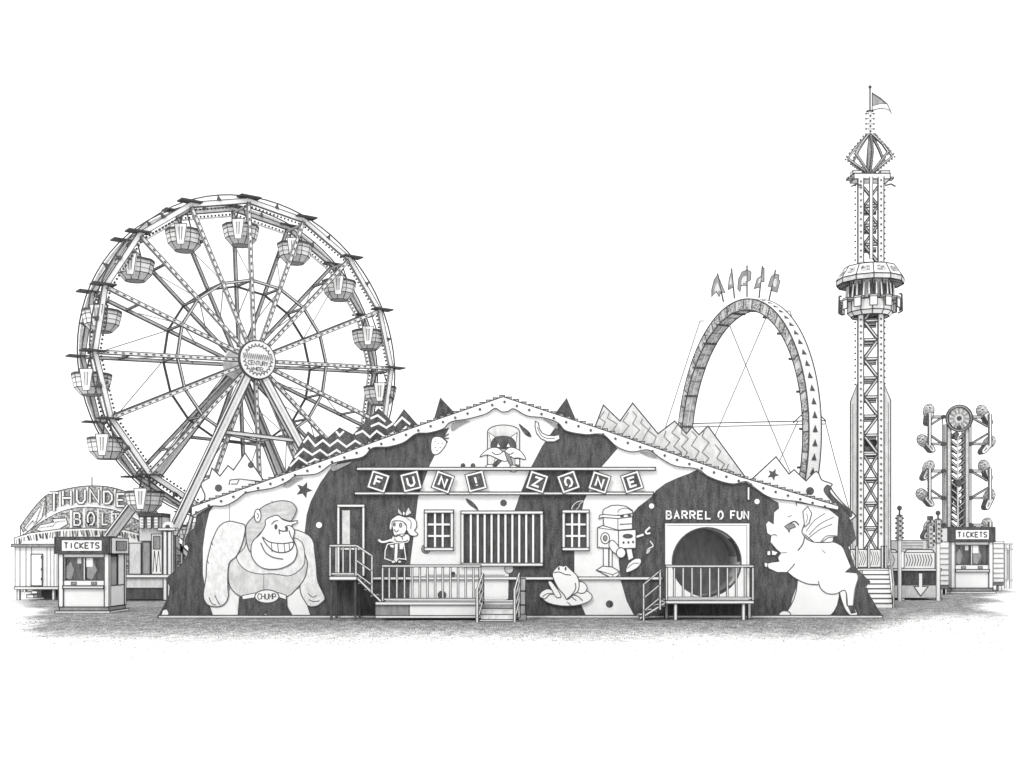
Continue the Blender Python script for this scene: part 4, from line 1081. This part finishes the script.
# ------------------------------------------------------------------ drop tower
YD = 52.0; kd = YD/F
base = P(870, 600, YD); base.z = 0
yaw = math.atan2(base.x, base.y)*.75
ud = V((math.cos(yaw), -math.sin(yaw), 0)); nd = V((-math.sin(yaw), -math.cos(yaw), 0))
df = Fr(base, ud, zv, nd)
dt = thing('drop_tower', 'tall slender drop tower with ring of seats, diamond crown and pennant', 'drop tower', tuple(base))
def TZ(py): return EYE+(HY-py)*kd
hwd = 12.6*kd; zt0 = TZ(181)
mb = MB()
for sx_ in (-1, 1):
    for sy_ in (-1, 1):
        a = df.p(sx_*(hwd-.13), 0, sy_*(hwd-.13)); b_ = a.copy(); a.z = .2; b_.z = zt0
        mb.beam(a, b_, .24 if sy_ > 0 else .12, .24 if sy_ > 0 else .12, 'white', .045 if sy_ > 0 else .02, nd)
mb.build('corner_posts', dt)
mb = MB(); z = 2.2; i = 0
while z < zt0-.9:
    hh = .82 if z > TZ(470) else 1.05
    for side in (1, -1):
        c = side*(hwd-.1)
        a, b_ = df.p(-hwd+.25, 0, c), df.p(hwd-.25, 0, c)
        mb.beam(V((a.x,a.y,z)), V((b_.x,b_.y,z)), .1, .08, 'white', .04)
        if side < 0: mb.beam(V((a.x,a.y,z-.12)), V((b_.x,b_.y,z-.12)), .06, .06, 'mid', 0); continue
        if z < TZ(470) or z > TZ(262):
            mb.beam(V((a.x,a.y,z)), V((b_.x,b_.y,z+hh)), .08, .07, 'white', .04); mb.beam(V((b_.x,b_.y,z)), V((a.x,a.y,z+hh)), .08, .05, 'white', .04)
        elif i % 2: mb.beam(V((a.x,a.y,z)), V((b_.x,b_.y,z+hh)), .1, .07, 'white', .045)
        else: mb.beam(V((b_.x,b_.y,z)), V((a.x,a.y,z+hh)), .1, .07, 'white', .045)
        a2, b2 = df.p(c, 0, -hwd+.25), df.p(c, 0, hwd-.25)
        mb.beam(V((a2.x,a2.y,z)), V((b2.x,b2.y,z+hh)), .06, .06, 'white', .0, nd)
    z += hh; i += 1
mb.build('lattice', dt)
mb = MB(); a = df.p(0,0,hwd+.1); mb.beam(V((a.x,a.y,TZ(262))), V((a.x,a.y,zt0-.02)), .13, .1, 'white', .035, nd); mb.build('guide_rail', dt)
z = 3.0; TB = []
while z < zt0-.1:
    for sx_ in (-1, 1):
        for px_, c in ((sx_*(hwd+.07), 0), (sx_*(hwd-.13), hwd+.03)):
            if abs(px_) > hwd and z < TZ(392): continue
            a = df.p(px_, 0, c); TB.append((a.x, a.y, z))
    z += .27
bulbs(dt, TB, .045)
for sx_ in (-1, 1):
    mb = MB(); w0 = hwd+.02; w1 = hwd+.29
    pts = [(sx_*w0, 1.6), (sx_*w1, 1.6), (sx_*w1, TZ(402)), (sx_*w0, TZ(385))]
    mb.fill(df, pts, 'shade', .3, thick=.6); mb.stroke(df, pts, .05, 'ink', .305, True); mb.stroke(df, [(sx_*(w1-.1),1.7),(sx_*(w1-.1),TZ(404))], .03, 'line', .306)
    mb.build('side_panel', dt)
# motor bits
mb = MB(); a = df.p(0,0,.1); mb.cyl((a.x-.25,a.y,TZ(443)), (a.x+.25,a.y,TZ(443)), .16, 'darker'); mb.cyl((a.x-.25,a.y,TZ(449)), (a.x+.25,a.y,TZ(449)), .14, 'mid'); mb.build('winch', dt)
# seat ring
TZ0 = TZ
TZ = lambda y: TZ0(y+5)
zc = TZ(262); gb = V((base.x, base.y, 0))
mb = MB(); mb.revolve([(.80,TZ(264)),(1.08,TZ(263)),(1.42,TZ(275)),(1.40,TZ(280)),(.85,TZ(276))], gb, 'white', 12, rot=.13+yaw, ms=['white','white','shade','mid'], ink=.04)
cn = mb.build('canopy', dt)
for i in range(12):
    t = 2*math.pi*(i+.5)/12+.13+yaw; mb = MB()
    fr = Fr(gb+V((1.22*math.cos(t), 1.22*math.sin(t), TZ(269))), V((-math.sin(t), math.cos(t), 0)), V((-.5*math.cos(t), -.5*math.sin(t), .86)), V((.86*math.cos(t), .86*math.sin(t), .5)))
    mb.fill(fr, [(-.2,-.13),(.2,-.13),(.16,.13),(-.16,.13)], 'scribble', .03); mb.build('canopy_sign', cn)
mb = MB(); mb.revolve([(.84,TZ(296)),(.84,TZ(276))], gb, 'shade', 12, rot=.13+yaw, ink=.035); mb.build('seat_drum', dt)
for i in range(12):
    t = 2*math.pi*i/12+.13+yaw; r = V((math.cos(t), math.sin(t), 0)); s_ = V((-math.sin(t), math.cos(t), 0)); c = gb+r*.86
    mb = MB(); z0 = TZ(297)
    mb.obox(c-s_*.13+V((0,0,z0)), s_*.26, r*.1, V((0,0,.62)), 'dark', .0)
    mb.obox(c-s_*.17+r*.08+V((0,0,z0)), s_*.34, r*.33, V((0,0,.08)), 'shade', .03)
    mb.obox(c-s_*.15+r*.38+V((0,0,z0-.38)), s_*.30, r*.04, V((0,0,.38)), 'white', .03)
    for sg_ in (-1, 1): mb.bar(c+s_*sg_*.15+r*.1+V((0,0,z0+.66)), c+s_*sg_*.15+r*.16+V((0,0,z0+.1)), .05, .05, 'white'); mb.bar(c+s_*sg_*.08+r*.12+V((0,0,z0+.75)), c+s_*sg_*.08+r*.14+V((0,0,z0+.3)), .04, .04, 'ink')
    mb.build('seat', dt)
mb = MB(); mb.revolve([(.84,TZ(297)),(.95,TZ(297)),(.95,TZ(308)),(.80,TZ(312)),(.72,TZ(310))], gb, 'white', 12, rot=.13+yaw, ms=['shade','paper_white','white','shade'], ink=.035)
mb.build('seat_base', dt)
for sx_ in (-1, 1):
    mb = MB(); a = df.p(sx_*1.2, 0, .2)
    mb.path([V((a.x,a.y,TZ(291))), V((a.x+sx_*.1,a.y,TZ(291))), V((a.x+sx_*.12,a.y,TZ(308))), V((a.x-sx_*.05,a.y,TZ(310)))], .04, 'ink'); mb.path([V((a.x,a.y,TZ(302))), V((a.x+sx_*.12,a.y,TZ(304)))], .035, 'ink')
    mb.build('boarding_bar', dt)
TZ = TZ0
# crown
mb = MB(); mb.box(base.x-.78, base.x+.78, base.y-.3, base.y+.3, TZ(181), TZ(175.5), 'white', .04); 
for sx_ in (-1, 1):
    mb.box(base.x+min(sx_*.78,sx_*.98), base.x+max(sx_*.78,sx_*.98), base.y-.15, base.y+.15, TZ(179.5), TZ(178), 'steel', .03)
    mb.path([V((base.x+sx_*.5, base.y-.5, TZ(189))), V((base.x+sx_*.75, base.y-.5, TZ(187.5))), V((base.x+sx_*.95, base.y-.5, TZ(190)))], .035, 'ink')
    mb.box(base.x+sx_*.6-.2, base.x+sx_*.6+.2, base.y-.2, base.y+.2, TZ(175), TZ(172), 'white', .03)
mb.build('head_frame', dt)
mb = MB(); CB = []
for i in range(8):
    t = 2*math.pi*(i+.5)/8+yaw; r = V((math.cos(t), math.sin(t), 0))
    T = V((base.x,base.y,TZ(135)))+r*.12; M_ = V((base.x,base.y,TZ(157.5)))+r*.93; B = V((base.x,base.y,TZ(172)))+r*.15
    mb.beam(T, T.lerp(M_,.55)+r*.07, .07, .06, 'white', .03); mb.beam(T.lerp(M_,.55)+r*.07, M_, .07, .06, 'white', .03); mb.beam(M_, B, .07, .06, 'white', .03)
    for a, b_ in ((T, M_), (M_, B)):
        for k_ in range(7): 
            CB.append(a.lerp(b_, (k_+.3)/7)+r*.13)
mb.cyl(V((base.x,base.y,TZ(175))), V((base.x,base.y,TZ(135))), .1, 'mid', 8)
cr = mb.build('crown', dt); bulbs(cr, CB, .05, 'line')
mb = MB(); mb.cyl(V((base.x,base.y,TZ(136))), V((base.x,base.y,TZ(111))), .07, 'shade', 8)
z = TZ(134); SB = []
while z < TZ(111):
    for sx_ in (-1, 1):
        SB.append((base.x+sx_*.17, base.y, z)); mb.bar((base.x, base.y, z), (base.x+sx_*.17, base.y, z), .03, .03, 'ink')
    SB.append((base.x, base.y-.09, z+.1))
    z += .22
mb.box(base.x-.15, base.x+.15, base.y-.1, base.y+.1, TZ(111.5), TZ(110.8), 'ink')
sp_ = mb.build('spire', dt); bulbs(sp_, SB, .04501)
mb = MB(); mb.cyl(V((base.x,base.y,TZ(111))), V((base.x,base.y,TZ(88))), .035, 'ink', 8); mb.ball((base.x,base.y,TZ(87)), .075, 'darker'); fp = mb.build('flag_pole', dt)
A = Art(YD, base=.02); A.f([(872,93),(880,98),(887,104),(890,110),(891.5,114),(888,109.5),(880,108.5),(872,110.5)], 'paper_white', 1, sm=False, thick=.03)
A.f([(872.3,94),(880,99),(886,104.2),(880,104),(872.3,106)], 'mid', .6, sm=False); A.mb.build('pennant', fp)
# tower deck, rails and steps
YS = 50.0; ks = YS/F
def SX(px): return (px-512)*ks
mb = MB(); mb.box(SX(851), SX(893), YS, 54.2, 1.40, 1.52, 'white', .03); mb.box(SX(853), SX(892), YS+.1, 54, .1, 1.39, 'mid', .02); mb.build('deck', dt)
mb = MB()
for xa, xb in ((SX(851),SX(856.5)),(SX(858),SX(868.5)),(SX(869.5),SX(882))):
    fr = Fr((xa,YS+.1,1.56),(1,0,0),(0,0,1),(0,-1,0)); w_ = xb-xa
    mb.fill(fr, [(0,0),(w_,0),(w_,.75),(0,.75)], 'paper_white', .0, thick=.04); mb.stroke(fr, [(0,0),(w_,0),(w_,.75),(0,.75)], .05, 'ink', .004, True)
    x = .08
    while x < w_-.12: mb.stroke(fr, [(x,.08),(x+.09,.37),(x,.67)], .028, 'ink', .003); x += .085
for px in (857, 869, 882.5, 886): mb.box(SX(px)-.04, SX(px)+.04, YS+.02, YS+.08, 1.52, 2.45, 'white', .025)
mb.build('railing', dt)
mb = MB(); n = 8
for i in range(n):
    z1 = 1.46-(i)*1.46/n; y0 = YS-(i+1)*.36; q0 = (862.5+i*1.3-512)/F*y0; q1 = (889+i*.5-512)/F*y0
    mb.box(q0, q1, y0, y0+.36, z1-.18, z1-.02, 'paper_white', .022)
    mb.box(q0+.03, q1-.03, y0+.05, y0+.34, max(0,z1-.34), z1-.181, 'mid')
mb.build('stairs', dt)
mb = MB()
yq = YS-2.7; q1 = (893.5-512)/F*yq; q0 = (889.5-512)/F*YS
mb.beam((q0, YS, 2.3), (q1, yq, .9), .05, .05, 'white', .02); mb.beam((q1, yq, .9), (q1, yq, 0), .05, .05, 'white', .02); mb.beam((q0, YS, 1.45), (q1, yq, .05), .1, .05, 'white', .02)
mb.build('handrail', dt)

# ------------------------------------------------------------------ arrow platform
YA = 55.0; ka = YA/F
def AX(px): return (px-512)*ka
def AZ(py): return EYE+(HY-py)*ka
ap = thing('entrance_platform', 'ride platform with dark skirt and big white down arrow right of the tower', 'platform', (AX(915), YA+1.5, 0))
mb = MB(); mb.box(AX(889), AX(940), YA, YA+3, AZ(598), AZ(585), 'shade', .03); mb.box(AX(889), AX(940), YA-.01, YA+3, AZ(585)+.005, AZ(571), 'dark', .03); mb.box(AX(887), AX(941), YA-.06, YA+3, AZ(571)+.005, AZ(568.5), 'paper_white', .03)
mb.build('skirt', ap)
A = Art(YA-.02, base=.01); A.f([(918.5,573),(922.5,573),(922.5,586.5),(928,586.5),(920.5,596),(914,586.5),(918.5,586.5)], 'paper_white', .9, sm=False); A.mb.build('arrow', ap)
for a, b_ in ((888,898),(904,935)):
    A = Art(YA, base=0); r_ = [(a,569),(a,553),(a+3,549.5),(b_-3,549.5),(b_,553),(b_,569)]
    A.f(r_, 'paper_white', 1.1, sm=False, thick=.05); A.s([(a+1,552.5),(b_-1,552.5)], .8, 'ink')
    x = a+2
    while x < b_-3: A.s([(x,554.5),(x+1.8,560),(x,566)], .8, 'ink', sm=False); x += 2.7
    A.mb.build('chevron_railing', ap)
mb = MB(); mb.box(AX(909), AX(936), YA+1.2, YA+2.6, AZ(552), AZ(540), 'shade', .03)
for y in (543,546,549): mb.box(AX(911), AX(932), YA+1.18, YA+1.2, AZ(y), AZ(y)+.03, 'line')
mb.build('cabinet', ap)
for px in (900, 937):
    mb = MB(); mb.box(AX(px), AX(px+4.5), YA-.02, YA+.15, 0, AZ(598), 'paper_white', .03); mb.build('leg', ap)

# light posts
def post(px, ytop, y0, y1, ybot, Y, wpx, label, cap_):
    k = Y/F; t = thing('light_post', label, 'light post', ((px-512)*k, Y, 0), 'bulb light posts'); x = (px-512)*k
    Z_ = lambda y: EYE+(HY-y)*k
    mb = MB(); mb.cyl((x, Y, 0), (x, Y, Z_(y1)), .075, 'white', 10); mb.bar((x-.08,Y,0),(x-.08,Y,Z_(y1)), .03, .03, 'ink'); mb.bar((x+.08,Y,0),(x+.08,Y,Z_(y1)), .03, .03, 'ink'); mb.build('pole', t)
    mb = MB(); h_ = wpx*k/2; mb.box(x-h_, x+h_, Y-h_, Y+h_, Z_(y1), Z_(y0), 'shade', .03); mb.cyl((x,Y,Z_(y0)),(x,Y,Z_(ytop+4)), .04, 'ink'); lh = mb.build('light_column', t)
    mb = MB(); mb.ball((x, Y, Z_(ytop+2)), .12, 'dark', 8, 5) if cap_ else mb.box(x-.12, x+.12, Y-.1, Y+.1, Z_(ytop+4), Z_(ytop), 'dark'); mb.build('cap', t)
    z = Z_(y1)+.1; LB = []
    while z < Z_(y0):
        for s_ in (-1, 1): LB.append((x+s_*(h_+.07), Y, z))
        LB.append((x, Y-h_-.03, z+.1))
        z += .22
    bulbs(t, LB, .05)
post(899.5, 506, 515, 540, 600, 54.2, 4.0, 'bulb covered light post standing at the left end of the arrow platform', True)
post(930.2, 516, 523, 547, 600, 58.5, 4.2, 'shorter bulb covered light post behind the arrow platform railing', False)
post(938.0, 511, 519, 543, 598, 54.4, 4.4, 'bulb covered light post beside the right corner of the arrow platform', True)

# ------------------------------------------------------------------ zipper ride
YZ = 68.0; kz = YZ/F
def ZX(px): return (px-512)*kz
def ZZ(py): return EYE+(HY-py)*kz
zr_ = thing('swinging_car_ride', 'upright boom ride with caged cars on both sides at the far right', 'ride', (ZX(957), YZ, 0))
def zp(px, py, d=0): return V((ZX(px), YZ+d, ZZ(py)))
for px in (947.5, 965.5):
    mb = MB(); mb.beam(zp(px,424), V((ZX(px), YZ, .8)), .22, .5, 'steel', .05); mb.build('boom_rail', zr_)
mb = MB(); y = 434; i = 0
while y < 560:
    mb.beam(zp(949.5,y,-.1), zp(956.5,y+6,-.1), .09, .1, 'white', .045); mb.beam(zp(963.5,y,-.1), zp(956.5,y+6,-.1), .09, .1, 'white', .045)
    mb.beam(zp(949.5,y+4,.2), zp(963.5,y+4,.2), .07, .1, 'mid', .02)
    y += 6.8
mb.cyl(zp(957,483,-.3), zp(957,483,.3), .2, 'darker', 12)
mb.path([zp(956.5,436,-.2), zp(956.5,556,-.2)], .05, 'shade')
mb.build('boom_lattice', zr_)
for yc_ in (419,):
    mb = MB(); c = zp(957, yc_, -.35); n = 28
    for r in (.75, .62):
        for i in range(n):
            a, b_ = 2*math.pi*i/n, 2*math.pi*(i+1)/n
            mb.bar(c+V((r*math.cos(a),0,r*math.sin(a))), c+V((r*math.cos(b_),0,r*math.sin(b_))), .05, .1, 'ink', (0,1,0), ext=.01)
    mb.cyl(c+V((0,.06,0)), c+V((0,.12,0)), .72, 'white', 28); mb.cyl(c+V((0,-.06,0)), c+V((0,.05,0)), .13, 'darker', 12)
    for i in range(12):
        a = 2*math.pi*i/12; mb.bar(c+V((.26*math.cos(a),0,.26*math.sin(a))), c+V((.54*math.cos(a),0,.54*math.sin(a))), .09, .05, 'mid')
    mb.cyl(zp(957,428,-.4), zp(957,428,-.2), .12, 'darker'); mb.cyl(zp(954,435,-.4), zp(954,435,-.2), .15, 'dark')
    mb.build('end_wheel', zr_)
mb = MB()
for px in (942.5, 971): mb.path([zp(px,416), V((ZX(px),YZ,1.0))], .035, 'line')
mb.build('drive_cable', zr_)
for s_, xi, xo in ((-1,943,926.5),(1,970.5,986.5)):
    for y0, y1 in ((417,444),(471,498),(525,548)):
        mb = MB()
        mb.beam(zp(xi,y0), zp(xo,y0), .12, .12, 'white', .045); mb.beam(zp(xi,y1), zp(xo,y1), .1, .12, 'white', .045)
        mb.beam(zp(xo,y0-2,-.5), zp(xo,y1+2,-.5), .14, .12, 'white', .045)
        mb.beam(zp(xi,y0), zp(xo,y0+10,-.2), .08, .08, 'shade', .04); mb.beam(zp(xi,y1), zp(xo,y1-10,-.2), .08, .08, 'shade', .04)
        for y in (y0, y1):
            mb.cyl(zp(xi,y,-.15), zp(xi,y,.15), .12, 'ink', 8); mb.beam(zp(xo,y,.0), zp(xo,y,-.55), .1, .1, 'white', .03)
        mb.build('arm_frame', zr_)
# car: caged pod and foot tray
def car(px, py, rot, flip=1):
    global car0, carp
    if car0 is None:
        mb = MB(); mb.ball((0,0,.08), .30, 'scribble', 10, 6, (1.0,1.2,1.25))
        for k_ in range(5):
            a = math.pi*k_/5
            pts = [V((.305*math.sin(t)*math.cos(a), .365*math.sin(t)*math.sin(a), .08+.385*math.cos(t))) for t in [math.pi*j/8 for j in range(9)]]
            mb.path(pts, .03, 'ink', 5)
        car0 = raw(mb, 'caged_car', zr_, (0,0,0))
        mb = MB(); pr_ = [(-.12,-.1),(.20,-.05),(.16,-.62),(.10,-.74),(-.02,-.74),(-.10,-.62)]; mb.fill(Fr((0,-.3,0),(1,0,0),(0,0,1),(0,-1,0)), pr_, 'white', 0, thick=.6); mb.stroke(Fr((0,-.3,0),(1,0,0),(0,0,1),(0,-1,0)), pr_, .05, 'ink', .004, True, thick=.61); mb.fill(Fr((0,-.3,0),(1,0,0),(0,0,1),(0,-1,0)), [(-.02,-.35),(.09,-.35),(.07,-.62),(0,-.62)], 'mid', .006, thick=.003)
        carp = raw(mb, 'foot_tray', car0, (0,0,0)); c = car0
    else:
        c = car0.copy(); COL.objects.link(c); d = carp.copy(); COL.objects.link(d); d.parent = c
    c.location = zp(px, py)-W[zr_]; c.rotation_euler = (0, math.radians(rot), 0)
car0 = None; carp = None
for a in ((928.5,412,10),(924,442,-38),(928,468,28),(923,496,-38),(929,527,30),(983,413,-26),(988.5,443,40),(984.5,468,-16),(989,497,22),(987,526,6)): car(*a)
mb = MB(); mb.box(ZX(935), ZX(980), YZ-1, YZ+1.4, .25, 1.0, 'steel', .04); mb.beam((ZX(940),YZ+.6,.9),(ZX(957),YZ+.5,ZZ(485)), .2,.2,'steel',.04); mb.beam((ZX(975),YZ+.6,.9),(ZX(957),YZ+.5,ZZ(485)), .2,.2,'steel',.04)
for px in (938, 974): mb.cyl((ZX(px),YZ-1.1,.35),(ZX(px),YZ-.8,.35), .35, 'darker', 16)
mb.build('base_trailer', zr_)

# ribbed container behind the right booth
YC = 71.0; kc = YC/F
def CX(px): return (px-512)*kc
def container(px0, px1, yt, Y, label, name='ribbed_container'):
    k = Y/F; t = thing(name, label, 'container', ((px0+px1-1024)/2*k, Y+1.2, 0)); x0, x1 = (px0-512)*k, (px1-512)*k
    zt = EYE+(HY-yt)*k
    mb = MB(); mb.box(x0, x1, Y, Y+2.4, .5, zt, 'white', .035, 'line'); z = .7
    while z < zt-.1: mb.box(x0+.03, x1-.03, Y-.04, Y, z, z+.05, 'mid'); z += .28
    mb.build('body', t)
    mb = MB(); mb.box(x0, x1, Y+.1, Y+2.2, .3, .49, 'mid', .03)
    for x in (x0+.1, x1-.3): mb.box(x, x+.2, Y+.05, Y+.3, 0, .3, 'white', .03)
    mb.build('chassis', t)
container(939.5, 949, 542, 62.0, 'narrow white siding panel unit wedged left of the right ticket booth', 'siding_cabinet')
container(988, 1004, 541, 68.0, 'pale ribbed container to the right of the far right ticket booth')
k = 72/F
t = thing('scaffold_rack', 'faint pale rack behind the ribbed container at the right edge', 'rack', ((1008-512)*k, 72.5, 0))
for px in (1005.5, 1010.5):
    mb = MB(); mb.beam(((px-512)*k, 72, 0), ((px-512)*k, 72, EYE+(HY-544)*k), .12, .12, 'white', .03, im='line'); mb.build('post', t)
mb = MB()
for y in (544, 549, 580): mb.beam(((1001-512)*k, 72, EYE+(HY-y)*k), ((1012.5-512)*k, 72, EYE+(HY-y)*k), .1, .1, 'white', .03, im='line')
mb.build('rail', t)
mb = MB(); mb.box((1006-512)*k, (1010-512)*k, 72.2, 72.3, EYE+(HY-579)*k, EYE+(HY-550)*k, 'shade'); mb.build('panel', t)
sc.render.engine = 'CYCLES'
